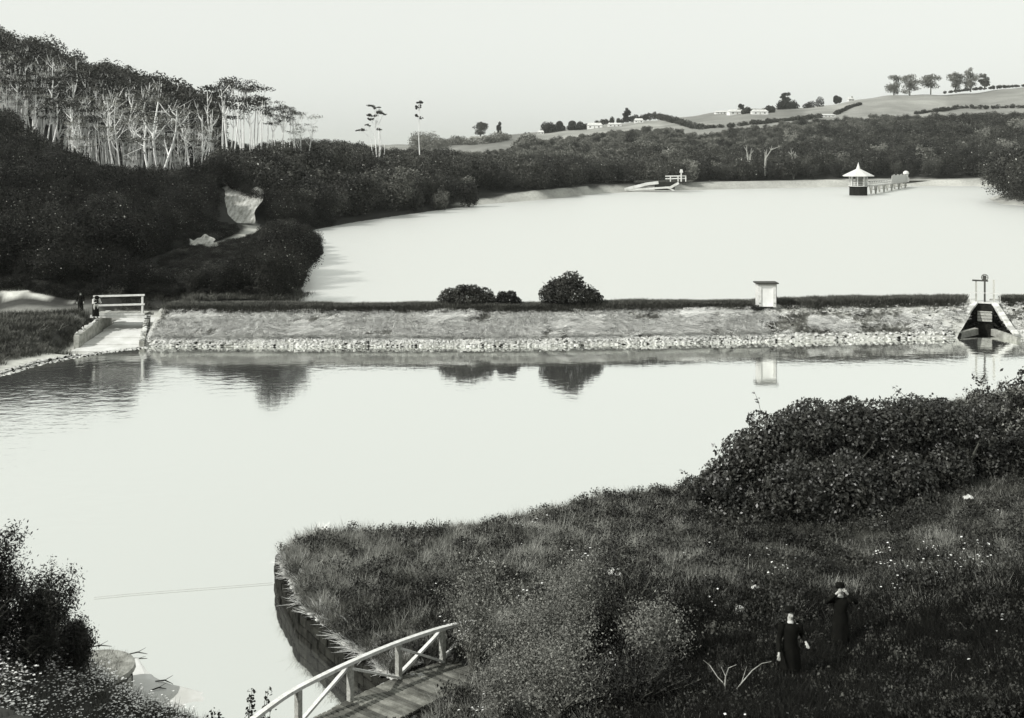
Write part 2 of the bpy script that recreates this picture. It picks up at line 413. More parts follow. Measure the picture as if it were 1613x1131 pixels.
def water(name, poly, z, m, grow):
    P = [Vector(p) for p in poly]
    area = sum(P[i].x * P[(i + 1) % len(P)].y - P[(i + 1) % len(P)].x * P[i].y for i in range(len(P)))
    s = 1 if area > 0 else -1
    out = []
    for i, p in enumerate(P):
        a = (P[i] - P[i - 1]).normalized(); b = (P[(i + 1) % len(P)] - P[i]).normalized()
        n = Vector((a.y + b.y, -(a.x + b.x))) * s
        n = n.normalized() if n.length > 1e-3 else Vector((a.y, -a.x)) * s
        out.append((p.x + n.x * grow, p.y + n.y * grow, z))
    bm = bmesh.new(); f = bm.faces.new([bm.verts.new(v) for v in out]); f.normal_update()
    if f.normal.z < 0: f.normal_flip()
    bmesh.ops.triangulate(bm, faces=[f])
    me = bpy.data.meshes.new(name); bm.to_mesh(me); bm.free(); me.materials.append(m)
    o = link(name, me); o['kind'] = 'structure'; return o
water('upper_reservoir_water', UPPER, UP_Z, water_mat('ruffled_water', .60, .70, .45, .05, .7, (1, .5, 1)), 1.4)
water('lower_pond_water', LOWER, 0.0, water_mat('still_water', .965, .95, .05, .012, 1.1, (1, 1.5, 1)), .10)

# ------------------------------------------------------------------ foliage assets
def leaf_quads(P, N, size, g, aspect=.62, jitter=.8):
    n = len(P)
    d = N + g.normal(0, jitter, (n, 3)); d /= np.linalg.norm(d, axis=1)[:, None] + 1e-9
    t = np.cross(d, g.normal(0, 1, (n, 3))); t /= np.linalg.norm(t, axis=1)[:, None] + 1e-9
    b = np.cross(d, t)
    s = (size * g.uniform(.6, 1.4, n))[:, None]
    V = np.stack([P - t * s * .5, P - b * s * aspect * .5 + d * s * .08, P + t * s * .5, P + b * s * aspect * .5 + d * s * .08], 1).reshape(-1, 3)
    return V
def lump_points(lumps, n, g, shell=.28):
    L = np.array(lumps, float)     # cx cy cz rx ry rz
    w = (L[:, 3] * L[:, 4] + L[:, 4] * L[:, 5] + L[:, 3] * L[:, 5]); w /= w.sum()
    k = g.choice(len(L), n, p=w)
    d = g.normal(0, 1, (n, 3)); d /= np.linalg.norm(d, axis=1)[:, None]
    r = 1 - np.abs(g.normal(0, shell, n))
    r += .10 * np.sin(d[:, 0] * 9 + k) * np.sin(d[:, 1] * 8 + 2 * k) * np.cos(d[:, 2] * 7)
    P = L[k, :3] + d * L[k, 3:] * r[:, None]
    return P, d
def crown_mesh(name, lumps, n, size, m, seed, shell=.28, ground=None, jitter=.8, aspect=.62, specks=0.0):
    g = np.random.default_rng(seed)
    P, N = lump_points(lumps, n, g, shell)
    if ground is not None:
        k = P[:, 2] > ground; P, N = P[k], N[k]
    V = leaf_quads(P, N, size, g, aspect, jitter)
    me = mesh_np(name, V, np.arange(len(V)).reshape(-1, 4)); me.materials.append(m)
    if specks:
        me.materials.append(M_SPECK); nf = len(V) // 4; c = V[::4]
        pr = specks * (1 + 6 * (np.sin(c[:, 0] * 3 + seed) * np.sin(c[:, 2] * 4) * np.cos(c[:, 1] * 3) > .45))
        me.polygons.foreach_set("material_index", (g.uniform(0, 1, nf) < pr).astype(np.int32))
    return me

def shrub_lumps(seed, h, r, n=9):
    g = np.random.default_rng(seed); L = [(0, 0, h * .45, r * .8, r * .8, h * .45)]
    for _ in range(n):
        a = g.uniform(0, 2 * math.pi); q = r * g.uniform(.25, .75); s = g.uniform(.26, .46)
        L.append((q * math.cos(a), q * math.sin(a), h * g.uniform(.35, .80), r * s * 1.1, r * s * 1.1, h * s * .62))
    return L

def scatter(name, pts, rots, scs, idx, protos, parent=None):
    """one object of many instances (geometry nodes) for what nobody could count"""
    me = bpy.data.meshes.new(name); pts = np.asarray(pts, np.float32)
    me.vertices.add(len(pts)); me.vertices.foreach_set("co", pts.ravel())
    a = me.attributes.new("rot", 'FLOAT_VECTOR', 'POINT'); a.data.foreach_set("vector", np.asarray(rots, np.float32).ravel())
    a = me.attributes.new("sc", 'FLOAT_VECTOR', 'POINT'); a.data.foreach_set("vector", np.asarray(scs, np.float32).ravel())
    a = me.attributes.new("idx", 'INT', 'POINT'); a.data.foreach_set("value", np.asarray(idx, np.int32))
    o = bpy.data.objects.new(name, me); COL.objects.link(o); o.parent = parent
    ng = bpy.data.node_groups.new(name, 'GeometryNodeTree')
    ng.interface.new_socket("Geometry", in_out='INPUT', socket_type='NodeSocketGeometry')
    ng.interface.new_socket("Geometry", in_out='OUTPUT', socket_type='NodeSocketGeometry')
    n, l = ng.nodes, ng.links
    gi, go = n.new('NodeGroupInput'), n.new('NodeGroupOutput')
    join = n.new('GeometryNodeJoinGeometry')
    for p in reversed(protos):      # a join socket lists its last link first
        oi = n.new('GeometryNodeObjectInfo'); oi.inputs['Object'].default_value = p; oi.inputs['As Instance'].default_value = True
        l.new(oi.outputs['Geometry'], join.inputs[0])
    iop = n.new('GeometryNodeInstanceOnPoints'); iop.inputs['Pick Instance'].default_value = True
    def attr(nm, t, sock):
        q = n.new('GeometryNodeInputNamedAttribute'); q.data_type = t; q.inputs['Name'].default_value = nm
        s = [x for x in q.outputs if x.enabled and x.name == 'Attribute'][0]; l.new(s, iop.inputs[sock])
    l.new(gi.outputs[0], iop.inputs['Points']); l.new(join.outputs[0], iop.inputs['Instance'])
    attr("idx", 'INT', 'Instance Index'); attr("rot", 'FLOAT_VECTOR', 'Rotation'); attr("sc", 'FLOAT_VECTOR', 'Scale')
    l.new(iop.outputs[0], go.inputs[0])
    md = o.modifiers.new("scatter", 'NODES'); md.node_group = ng
    o['kind'] = 'stuff'
    return o
def proto(name, me): return bpy.data.objects.new(name, me)    # never linked to the scene

M_LEAF_DARK = mat('dark_foliage', .005, .040, 1.1, .6, .22, rand=.65, detail=3)
M_SPECK = mat('pale_speck_leaf', .12, .4, 2, .7, .3, rand=.4)  # sparse pale leaves speckling the dark crowns
M_LEAF_BLACK = mat('deep_bush_foliage', .004, .020, 1.3, .7, .12, rand=.6, detail=3)
M_LEAF_OLIVE = mat('olive_foliage', .016, .075, .9, .6, .25, rand=.5)
M_LEAF_MID = mat('mid_foliage', .06, .15, .4, .7, .3, rand=.35)
M_LEAF_PALE = mat('pale_foliage', .09, .22, .6, .7, .3, rand=.3)
M_TWIG = mat('twig_bark', .10, .22, 3, .8, .2)
M_TWIGP = mat('bleached_twig', .2, .45, 9, .8, .2)
M_PALEBARK = mat('pale_bark', .68, .9, 1.2, .8, .2, stretch=(1, 1, .25))
M_BARK = mat('dark_bark', .04, .09, 3, .9, .1, bump=.5)

NEARSHRUB = [proto('shrub', crown_mesh('shrub', shrub_lumps(i, 4.0, 2.2, 11), 9500, .13 if i % 2 else .10, M_LEAF_DARK if i == 4 else M_LEAF_BLACK, i, .28 if i % 2 else .4, specks=.006)) for i in range(5)]
FARTREE = [proto('round_tree', crown_mesh('round_tree', shrub_lumps(20 + i, 6.0, 3.2, 12), 3600, .30 if i % 2 else .24, M_LEAF_OLIVE if i > 2 else M_LEAF_DARK, 20 + i, .25 if i % 2 else .42, specks=.010)) for i in range(5)]
PALETREE = [proto('pale_tree', crown_mesh('pale_tree', shrub_lumps(30 + i, 6.0, 2.6, 9), 1500, .40, M_LEAF_PALE, 30 + i, .4)) for i in range(2)]
MIDTREE = [proto('scrub', crown_mesh('scrub', shrub_lumps(40 + i, 4.5, 3.4, 10), 1300, .50, M_LEAF_MID, 40 + i)) for i in range(4)]

BASELINE = [(-600, 100), (-200, 140), (0, 165), (60, 212), (110, 240), (150, 258), (245, 268), (310, 262), (345, 232), (400, 234), (440, 228), (480, 224), (540, 222), (600, 236), (700, 240), (760, 250), (860, 246), (950, 250), (1100, 250), (1300, 240), (1613, 180), (2500, 150)]
SKYLINE = [(-600, -200), (0, 52), (50, 66), (100, 84), (150, 100), (200, 108), (250, 118), (300, 140), (335, 200), (350, 232), (480, 226)]
FARTOP = [(400, 228), (640, 234), (760, 246), (820, 232), (900, 214), (1000, 204), (1060, 204), (1100, 206), (1200, 196), (1300, 186), (1450, 184), (1613, 178), (2500, 165)]
WINDOWS = [(346, 414, 288, 350, 165), (296, 346, 372, 408, 130), (380, 402, 345, 378, 152), (345, 385, 375, 395, 140), (262, 300, 398, 420, 116), (760, 930, 301, 330, 300), (930, 1110, 282, 330, 312),
           (1110, 1546, 284, 330, 345), (1325, 1440, 260, 310, 330), (1325, 1430, 260, 275, 330)]
def wood(name, label, xr, yr, spacing, protos, h0, hr, ok, seed, limit=None, margin=1.5, share=None, kind='woods', rowz=0.0):
    g = np.random.default_rng(seed)
    xs = np.arange(xr[0], xr[1], spacing); ys = np.arange(yr[0], yr[1], spacing)
    X, Y = np.meshgrid(xs, ys); X = (X + g.uniform(-.5, .5, X.shape) * spacing).ravel(); Y = (Y + g.uniform(-.5, .5, Y.shape) * spacing).ravel()
    k = (np.abs(X / Y) < .72) & (sdf(UPPER, X, Y) > margin) & (sdf(LOWER, X, Y) > margin) & ok(X, Y)
    X, Y = X[k], Y[k]; Z = height(X, Y)
    px = X / Y * 1750 + 806.5
    H = g.uniform(h0 * (1 - hr), h0 * (1 + hr), len(X))
    if limit is not None:
        top = CAMZ - (interp(px, limit) + g.normal(0, 9 if name == 'upper_ridge_woods' else 4, len(X)) - 234) / 1750 * Y
        H = np.minimum(H, top - Z)
        if name == 'hillside_bush':
            top2 = CAMZ - (interp(px, [(300, 240), (345, 300), (352, 340), (400, 356), (430, 346), (470, 352), (505, 378)]) + g.normal(0, 4, len(X)) - 234) / 1750 * Y
            H = np.where((Y < 158) & (px > 335), np.minimum(H, top2 - Z), H)
    keep = H > h0 * .22
    for (a, b, c, d, DD) in WINDOWS:
        pr = H * .5 / Y * 1750
        pytop = 234 + (CAMZ - Z - H) / Y * 1750; pybot = 234 + (CAMZ - Z) / Y * 1750
        hit = (Y < DD) & (px + pr > a) & (px - pr < b) & (pytop < d) & (pybot > c)
        # shrink below the window's sill where that still leaves a plant
        allow = CAMZ - (d - 234) / 1750 * Y - Z
        H = np.where(hit, np.minimum(H, allow), H)
        keep &= ~(hit & (allow < h0 * .18))
    X, Y, Z, H = X[keep], Y[keep], Z[keep], H[keep]
    ph = protos[0]['h']
    s = H / ph; sw = np.maximum(s, .55 * h0 / ph) if limit is not None else s
    sw = np.where(H < h0 * .5, s * 1.4, sw)
    idx = g.choice(len(protos), len(X), p=share)
    o = scatter(name, np.stack([X, Y, Z - .15], -1), np.stack([np.zeros(len(X)), np.zeros(len(X)), g.uniform(0, 6.28, len(X))], -1), np.stack([sw * g.uniform(.9, 1.2, len(X)), sw * g.uniform(.9, 1.2, len(X)), s], -1), idx, protos)
    tag(o, label, kind); return o
for q, h in ((NEARSHRUB, 3.9), (FARTREE, 5.9), (PALETREE, 5.9), (MIDTREE, 4.4)):
    for p in q: p['h'] = h

trk = lambda X, Y: pdist(TRACK, X, Y)
# left hillside
wood('hillside_bush', 'dense dark native bush covering the left hillside below the pale trees', (-130, -14), (86, 172), 2.1, NEARSHRUB, 4.0, .45,
     lambda X, Y: (trk(X, Y) > np.where(Y < 112, 1.3, 2.3)) & ~((Y < 84.6) & (X > -31)) & ~((X < -30) & (Y < 86.5)) & (X < interp(Y, [(80, -17.5), (96, -19), (109, -20.5), (128, -22.5), (160, -30), (180, -26)])) & (sdf(CHUTE, X, Y) > 2), 1,
     BASELINE, 1.2)
wood('ridge_woods', 'dark wood on the ridge behind and below the pale trunked grove', (-190, 0), (172, 262), 3.0, FARTREE + PALETREE[:1], 7.0, .3,
     lambda X, Y: (trk(X, Y) > 3) & ((X / Y * 1750 + 806 > 340) | (Y < 186) | (Y > 236)), 2, None, 2.5, [.19] * 5 + [.05]) if False else None
wood('lower_ridge_woods', 'dark wood reaching up to the feet of the pale trunked grove', (-150, 0), (170, 192), 2.6, FARTREE, 6.0, .3,
     lambda X, Y: trk(X, Y) > 3, 3, BASELINE, 2.5)
wood('upper_ridge_woods', 'dark treetops along the skyline of the left hill', (-230, -55), (206, 262), 4.2, FARTREE, 10.0, .4,
     lambda X, Y: X / Y * 1750 + 806 < 345, 4, SKYLINE, 2.5)
wood('lakeside_woods', 'dark bush between the upper reservoir and the far farmland', (-95, 75), (190, 375), 3.6, FARTREE + PALETREE, 6.5, .3,
     lambda X, Y: (X / Y * 1750 + 806 > 335) & (sdf(UPPER, X, Y) < 75), 5, BASELINE, 3.0, [.194] * 5 + [.015] * 2)
wood('far_shore_woods', 'dark bush rising behind the far bank of the upper reservoir', (20, 330), (345, 520), 4.6, FARTREE + PALETREE, 7.0, .35,
     lambda X, Y: (X / Y * 1750 + 806 > 1000) & (sdf(UPPER, X, Y) > 9) & ~is_field(X, Y) & ((Y < 425) | (X / Y * 1750 + 806.5 > 1230 + 40 * wob(X, Y, 30, 3))), 6, BASELINE[:-2] + [(1100, 244), (1150, 226), (1250, 214), (1400, 200), (1613, 180), (2500, 150)] if False else FARTOP, 9.0, [.185] * 5 + [.0375] * 2)
wood('valley_scrub', 'grey scrub on the slope below the farm fields', (-60, 420), (380, 660), 5.0, MIDTREE + FARTREE[:1], 3.6, .5,
     lambda X, Y: (X / Y * 1750 + 806 > 640) & ~is_field(X, Y) & ((X / Y * 1750 + 806 < 1290) | (Y > 515)), 7, FARTOP, 9.0)
wood('point_woods', 'black bush on the point at the right edge of the upper reservoir', (100, 190), (205, 345), 3.2, FARTREE, 8.5, .25,
     lambda X, Y: (X > interp(Y, [(200, 118), (228, 107.5), (245, 108), (262, 115), (330, 153), (345, 155)])), 8, None, 1.5)

def ray_ground(px, py, d0=20.0, d1=1500.0):
    D = np.exp(np.linspace(math.log(d0), math.log(d1), 1500))
    z = CAMZ - (py - 234) / 1750 * D; h = height((px - 806.5) / 1750 * D, D)
    k = np.nonzero(h >= z)[0]
    i = int(k[0]) if len(k) else len(D) - 1
    return float((px - 806.5) / 1750 * D[i]), float(D[i]), float(h[i])

# ------------------------------------------------------------------ more materials
M_STONE = mat('pale_stone', .34, .62, 3, .9, .2, bump=.8, rand=.25)
M_STONE_D = mat('dark_stone', .006, .024, 3, .95, .05, bump=.8, rand=.3)  # near-black stone for the wall, sluice and tower base
M_MASON = mat('weathered_masonry', .16, .34, 2.5, .9, .2, bump=.8, rand=.2)
M_CONC = mat('pale_concrete', .45, .62, .8, .85, .2, bump=.3)
M_WHITE = mat('white_paint', .46, .62, 5, .6, .3, rand=.05)
M_WOODG = mat('weathered_grey_timber', .22, .42, 2, .8, .2, stretch=(8, .6, 8), bump=.4, rand=.3)
M_DECK = mat('worn_deck_board', .08, .20, 3, .85, .15, stretch=(1, 1, 1), bump=.4, rand=.5)
M_WOODW = mat('whitewashed_timber', .5, .74, 2.5, .7, .2, stretch=(4, 4, 1.2), bump=.2)
M_DARK = mat('tarred_timber_and_shade', .02, .05, 3, .7, .3)
M_IRON = mat('dark_iron', .03, .06, 6, .5, .5)
M_STRAW = mat('straw_grass', .5, .8, 1.2, .8, .2, rand=.3)
M_STRAW_D = mat('dull_dry_grass', .10, .22, 1.2, .8, .2, rand=.4)
M_GRASS = mat('rough_grass', .045, .13, .5, .7, .25, rand=.5)
M_SEED = mat('seeding_grass', .16, .40, .5, .7, .2, rand=.4)
M_PETAL = mat('white_petals', .6, .85, 3, .7, .2)
M_DAMSOIL = mat('dam_turf', .3, .52, 1.6, .9, .1, bump=.9, stretch=(.5, 1, 1))
M_BLACK = mat('black_cloth', .004, .010, 4, .95, .04)
M_CLOTH = mat('white_cloth', .42, .62, 8, .8, .1)
M_SKIN = mat('skin', .38, .46, 6, .6, .3)
M_HAIR = mat('dark_hair', .02, .04, 9, .6, .3)
M_ROOF = mat('pale_tin_roof', .42, .62, 1, .5, .4)
M_ROOFD = mat('dull_roof', .16, .28, 1, .7, .3)
M_WALLF = mat('whitewashed_wall', .6, .78, 1, .8, .2)
M_GLASS = mat('dark_window', .03, .05, 1, .2, .5)
M_SILT = mat('pale_silt', .46, .62, .9, .9, .1, bump=.2)

# ------------------------------------------------------------------ stones and grass assets
def stone_mesh(name, seed, m):
    g = np.random.default_rng(seed)
    bm = bmesh.new(); bmesh.ops.create_icosphere(bm, subdivisions=1, radius=.5)
    for v in bm.verts:
        v.co *= g.uniform(.75, 1.15); v.co.z *= .7
    me = bpy.data.meshes.new(name); bm.to_mesh(me); bm.free(); me.materials.append(m); return me
STONES = [stone_mesh('stone', i, M_STONE) for i in range(4)]
STONES_D = [stone_mesh('stone', 10 + i, M_STONE_D) for i in range(3)]
STONEP = [proto('stone_source', m) for m in STONES] + [proto('stone_source', m) for m in STONES_D[:1]]

def tuft_mesh(name, n, h, spread, w, lean, m, seed, dirx=0.0, seeds=False, droop=.5, mpetal=None):
    g = np.random.default_rng(seed); V = []; Fc = []; mi = []
    for _ in range(n):
        a = g.uniform(0, 6.283); r = spread * math.sqrt(g.uniform()); bx, by = r * math.cos(a), r * math.sin(a)
        a2 = a + g.normal(0, .8) if dirx == 0 else g.normal(0, .45)
        L = h * g.uniform(.55, 1.1); l = lean * g.uniform(.4, 1.3)
        dx, dy = math.cos(a2), math.sin(a2); sx, sy = -dy, dx
        o = len(V); segs = 3
        for i in range(segs + 1):
            t = i / segs; ww = w * (1 - t * .8) * .5
            q = L * (l * t + droop * t * t * l); z = L * max(.02, (t - .35 * droop * t * t) * math.sqrt(max(.03, 1 - min(.97, l * l))))
            V += [(bx + dx * q - sx * ww, by + dy * q - sy * ww, z), (bx + dx * q + sx * ww, by + dy * q + sy * ww, z)]
        for i in range(segs): Fc.append((o + 2 * i, o + 2 * i + 1, o + 2 * i + 3, o + 2 * i + 2)); mi.append(0)
        if mpetal and g.uniform() < .5:
            tip = Vector(V[-1]); s = .02; o = len(V)
            V += [tuple(tip + Vector(c) * s) for c in ((-1, -1, .2), (1, -1, .4), (1, 1, .6), (-1, 1, .4))]; Fc.append((o, o + 1, o + 2, o + 3)); mi.append(1)
    me = mesh_np(name, V, Fc); me.materials.append(m)
    if mpetal: me.materials.append(mpetal)
    me.polygons.foreach_set("material_index", np.array(mi, np.int32))
    return me
T_DARK = [proto('grass_tuft', tuft_mesh('grass_tuft', 34, .27, .24, .011, .55, M_GRASS, 50 + i)) for i in range(3)]
T_SEED = [proto('seed_tuft', tuft_mesh('seed_tuft', 30, .36, .22, .009, .5, M_SEED, 60 + i)) for i in range(2)]
T_FLOW = [proto('flower_tuft', tuft_mesh('flower_tuft', 14, .34, .2, .014, .35, M_GRASS, 70 + i, mpetal=M_PETAL)) for i in range(2)]
T_STRAW = [proto('straw_tuft', tuft_mesh('straw_tuft', 18, 1.0, .25, .06, .88, M_STRAW, 80 + i, dirx=1.0)) for i in range(3)]
T_STRAWD = [proto('dull_tuft', tuft_mesh('dull_tuft', 14, .6, .25, .04, .8, M_STRAW_D, 90 + i, dirx=1.0)) for i in range(2)]
T_CREST = [proto('crest_tuft', tuft_mesh('crest_tuft', 26, .55, .3, .035, .3, M_GRASS, 95 + i)) for i in range(3)]

# ------------------------------------------------------------------ dam between the two waters
PROFILE = [(-2.0, -1.3), (0, -.05), (.5, .32), (1.2, .5), (2.6, 1.25), (3.9, 1.88), (4.4, 1.97), (5.6, 2.0), (6.3, 1.9), (7.5, 1.3), (11, -1.2)]
def prof_z(d): return float(np.interp(d, [p[0] for p in PROFILE], [p[1] for p in PROFILE]))
SLX = 33.7                                         # middle of the sluice
def sl_half(d): return float(np.interp(d, [0, 4.0], [2.1, .52]))
dam = empty('reservoir_dam', (0, 76, 0))
tag(dam, 'long low grassed earth dam with a stone toe dividing the two reservoirs', 'dam')
def dam_body(x0, x1, lend, rend, name):
    N = max(2, int((x1 - x0) / .8)); V = []; Fc = []; pts = []
    prof = []
    for (a, b) in zip(PROFILE[:-1], PROFILE[1:]):
        for t in np.linspace(0, 1, 4)[:-1]: prof.append((a[0] + (b[0] - a[0]) * t, a[1] + (b[1] - a[1]) * t))
    prof.append(PROFILE[-1]); k = len(prof)
    for i in range(N + 1):
        for (d, z) in prof:
            a = x0 + (lend(d) + .43 * d if lend else 0); b = x1 - (rend(d) - .43 * d if rend else 0)
            x = a + (b - a) * i / N
            y = toe_y(x) + d
            zz = z + (.09 * float(wob(np.array(x), np.array(y), 1.3, 3)) if 0 < d < 7 else 0)
            V.append((x, y - 76, zz))
    for i in range(N):
        for j in range(k - 1): Fc.append((i * k + j, (i + 1) * k + j, (i + 1) * k + j + 1, i * k + j + 1))
    me = bpy.data.meshes.new(name)
    me.from_pydata(V, [], Fc + [tuple(range(k)), tuple(N * k + j for j in range(k))[::-1]])
    me.materials.append(M_DAMSOIL); me.materials.append(M_STONE_D); me.update()
    me.polygons[-1].material_index = 1; me.polygons[-2].material_index = 1
    return link(name, me, dam)
dam_body(-25.3, SLX, None, sl_half, 'earth_bank')
dam_body(SLX, 62, sl_half, None, 'earth_bank')

def in_sluice(x, d): return abs(x - SLX - .43 * d) < sl_half(min(max(d, 0), 4)) + .25
g = np.random.default_rng(11)
# toe stones: the most visible as parts, the rest of the rubble joined
n = 0
x = -25.2
while x < 38 and n < 262:
    s = g.uniform(.24, .42); row = n % 2
    d = .18 + .33 * row + g.uniform(-.08, .08)
    if not in_sluice(x, d):
        o = link('stone', STONES[n % 4], dam, (x, toe_y(x) + d - 76, prof_z(d) + .03), (g.uniform(-.4, .4), g.uniform(-.4, .4), g.uniform(0, 6.28)), (s, s * g.uniform(.7, 1), s * g.uniform(.7, 1)))
        n += 1
    x += .235 + g.uniform(0, .02)
P, Rr, S, I = [], [], [], []
for _ in range(5200):
    x = g.uniform(-25.2, 60); right = x > 17.5 + g.normal(0, 1.0)
    d = g.uniform(-.2, .95) if (not right or g.uniform() < .35) else g.uniform(-.1, 4.2)
    if x < 29.5 and right and d > 1 and (g.uniform() < .45 + .5 * float(wob(np.array(x), np.array(d * 3.), 3.0, 8))): continue
    if in_sluice(x, d) or d < -.1 and g.uniform() < .5: continue
    s = g.uniform(.10, .36)
    P.append((x, toe_y(x) + d - 76, prof_z(d) + .02)); Rr.append((g.uniform(-.5, .5), g.uniform(-.5, .5), g.uniform(0, 6.28))); S.append((s, s * g.uniform(.6, 1), s * g.uniform(.6, 1))); I.append(g.integers(0, 5) if g.uniform() < .5 else g.integers(0, 4))
scatter('rubble', P, Rr, S, I, STONEP, dam)
P, Rr, S, I = [], [], [], []
for _ in range(22000):
    x = g.uniform(-25.0, 60); d = g.uniform(.75, 3.75)
    dark = float(wob(np.array(x), np.array(d * 2.2), 1.6, 5)) + .35 * float(wob(np.array(x * 3), np.array(d * 5), 1.1, 2))
    right = x > 17.5
    if in_sluice(x, d): continue
    if right and g.uniform() < .7: continue
    if x > 29 and g.uniform() < .8: continue
    yaw = -1.57 + 1.25 * float(wob(np.array(x), np.array(d), 2.4, 9)) + g.normal(0, .25) + .5
    slope = math.atan2(prof_z(d + .2) - prof_z(d - .2), .4)
    P.append((x, toe_y(x) + d - 76, prof_z(d) + .03)); Rr.append((slope, 0, yaw) if False else (slope * .95, 0.0, yaw)); s = g.uniform(.32, .75) * (.6 if d > 3.1 else 1)
    dk = dark > .42 or (right and x < 29 and dark > -.25)
    S.append((s, s, s * (.8 if not dk else .7))); I.append(g.integers(3, 5) if dk else g.integers(0, 3))
# tilt to the slope first, then turn: store as small offsets by yaw about the local normal
Rr2 = []
for (sl, _, yaw) in Rr:
    e = (Matrix.Rotation(sl, 3, 'X') @ Matrix.Rotation(yaw, 3, 'Z')).to_euler(); Rr2.append((e.x, e.y, e.z))
tag(scatter('cut_grass', P, Rr2, S, I, T_STRAW + T_STRAWD, dam))
P, Rr, S, I = [], [], [], []
for _ in range(9000):
    x = g.uniform(-25.0, 60); d = g.uniform(.9, 3.8)
    v_ = float(wob(np.array(x), np.array(d * 2.5), 1.1, 15)) + .5 * float(wob(np.array(x * 2.3), np.array(d * 4), 1.1, 5)) + (.35 if 18 < x < 30 and d < 2.2 else 0)
    if v_ < .34 or in_sluice(x, d): continue
    s = g.uniform(.4, .8); P.append((x, toe_y(x) + d - 76, prof_z(d))); Rr.append((.3, 0, g.uniform(0, 6.28))); S.append((s, s, s * .55)); I.append(g.integers(0, 3))
scatter('face_weeds', P, Rr, S, I, T_CREST, dam)
P, Rr, S, I = [], [], [], []
for _ in range(2600):
    x = g.uniform(-25.0, 60); d = g.uniform(.9, 3.9)
    if in_sluice(x, d): continue
    s = g.uniform(.06, .2); P.append((x, toe_y(x) + d - 76, prof_z(d) + .05)); Rr.append((g.uniform(-.5, .5), g.uniform(-.5, .5), g.uniform(0, 6.28))); S.append((s * 1.3, s, s)); I.append(g.integers(0, 4))
scatter('face_stones', P, Rr, S, I, STONEP, dam)
P, Rr, S, I = [], [], [], []
for _ in range(11000):
    x = g.uniform(-25.0, 60); d = g.uniform(3.65, 6.6)
    hgt = .68 + .3 * float(wob(np.array(x), np.array(0.), 3.5, 1)) + (.25 if 24 < x < 31.6 else 0)
    if abs(x - SLX - .43 * d) < 1.6 or abs(x - 18.8) < 1.0 and d < 5.8: continue
    P.append((x, toe_y(x) + d - 76, prof_z(d) - .03)); Rr.append((0, 0, g.uniform(0, 6.28))); s = g.uniform(.8, 1.2)
    S.append((s, s, s * max(.38, hgt) * (1 if d > 4.1 else .6))); I.append(g.integers(0, 3))
scatter('crest_grass', P, Rr, S, I, T_CREST, dam)

# bushes on the crest
def branchy(mb, h, r, seed, n=7, r0=.05):
    g = np.random.default_rng(seed)
    for i in range(n):
        a = g.uniform(0, 6.28); q = r * g.uniform(.3, .85); zz = h * g.uniform(.55, .95)
        m = Vector((q * .35 * math.cos(a + .3), q * .35 * math.sin(a + .3), zz * .5))
        mb.tube([(0, 0, -.1), m, (q * math.cos(a), q * math.sin(a), zz)], [r0, r0 * .65, r0 * .2], 5)
    return mb
def bush(name, label, cat, loc, h, r, leaves, size, m, seed, group=None, lumps=None, shell=.28, aspect=.62, bark=None, ground=0.02, jitter=.8):
    t = empty(name, loc); tag(t, label, cat, group)
    link('crown', crown_mesh('crown', lumps or shrub_lumps(seed, h, r, 10), leaves, size, m, seed, shell, ground, jitter, aspect), t)
    branchy(MB(), h, r, seed, r0=.02 + r * .02).build('trunk', bark or M_BARK, t)
    return t
def crest_at(px, D): return (wx(px, D), D, prof_z(D - toe_y(wx(px, D))))
bush('round_bush', 'low spreading dark bush on the dam crest, left of a smaller round one', 'bush', crest_at(735, 81.2), 1.65, 2.0, 6500, .14, M_LEAF_DARK, 101, lumps=[(0, 0, .55, 1.7, 1.1, .7), (-1.1, 0, .8, .9, .8, .55), (.3, 0, 1.15, .8, .7, .45), (1.2, .1, .8, .8, .7, .6), (1.75, 0, .5, .45, .4, .5), (-.4, 0, 1.2, .5, .5, .4), (-1.75, 0, .45, .45, .4, .4)])
bush('round_bush', 'smallest dark bush on the dam crest, between two larger ones', 'bush', crest_at(798, 81.2), 1.2, .95, 3200, .13, M_LEAF_DARK, 102, lumps=[(0, 0, .45, .8, .7, .55), (.3, 0, .8, .45, .4, .35), (-.3, 0, .75, .4, .4, .35), (.7, 0, .35, .4, .4, .35), (-.75, 0, .3, .3, .3, .3)])
bush('round_bush', 'tallest and broadest dark bush on the dam crest with pointed top', 'bush', crest_at(895, 81.2), 2.5, 2.45, 7500, .17, M_LEAF_DARK, 103,
     lumps=[(0, 0, 1.0, 1.9, 1.4, 1.0), (.2, 0, 1.7, 1.0, .9, .85), (-1.3, 0, .8, .9, .8, .8), (1.5, 0, .7, .95, .8, .65), (-.7, 0, 1.35, .9, .8, .75), (2.1, 0, .5, .5, .5, .5)])
t = bush('toe_bush', 'small dark tuft of weeds at the foot of the white booth', 'weeds', crest_at(1192, 81.0), .5, .5, 500, .1, M_LEAF_DARK, 104)

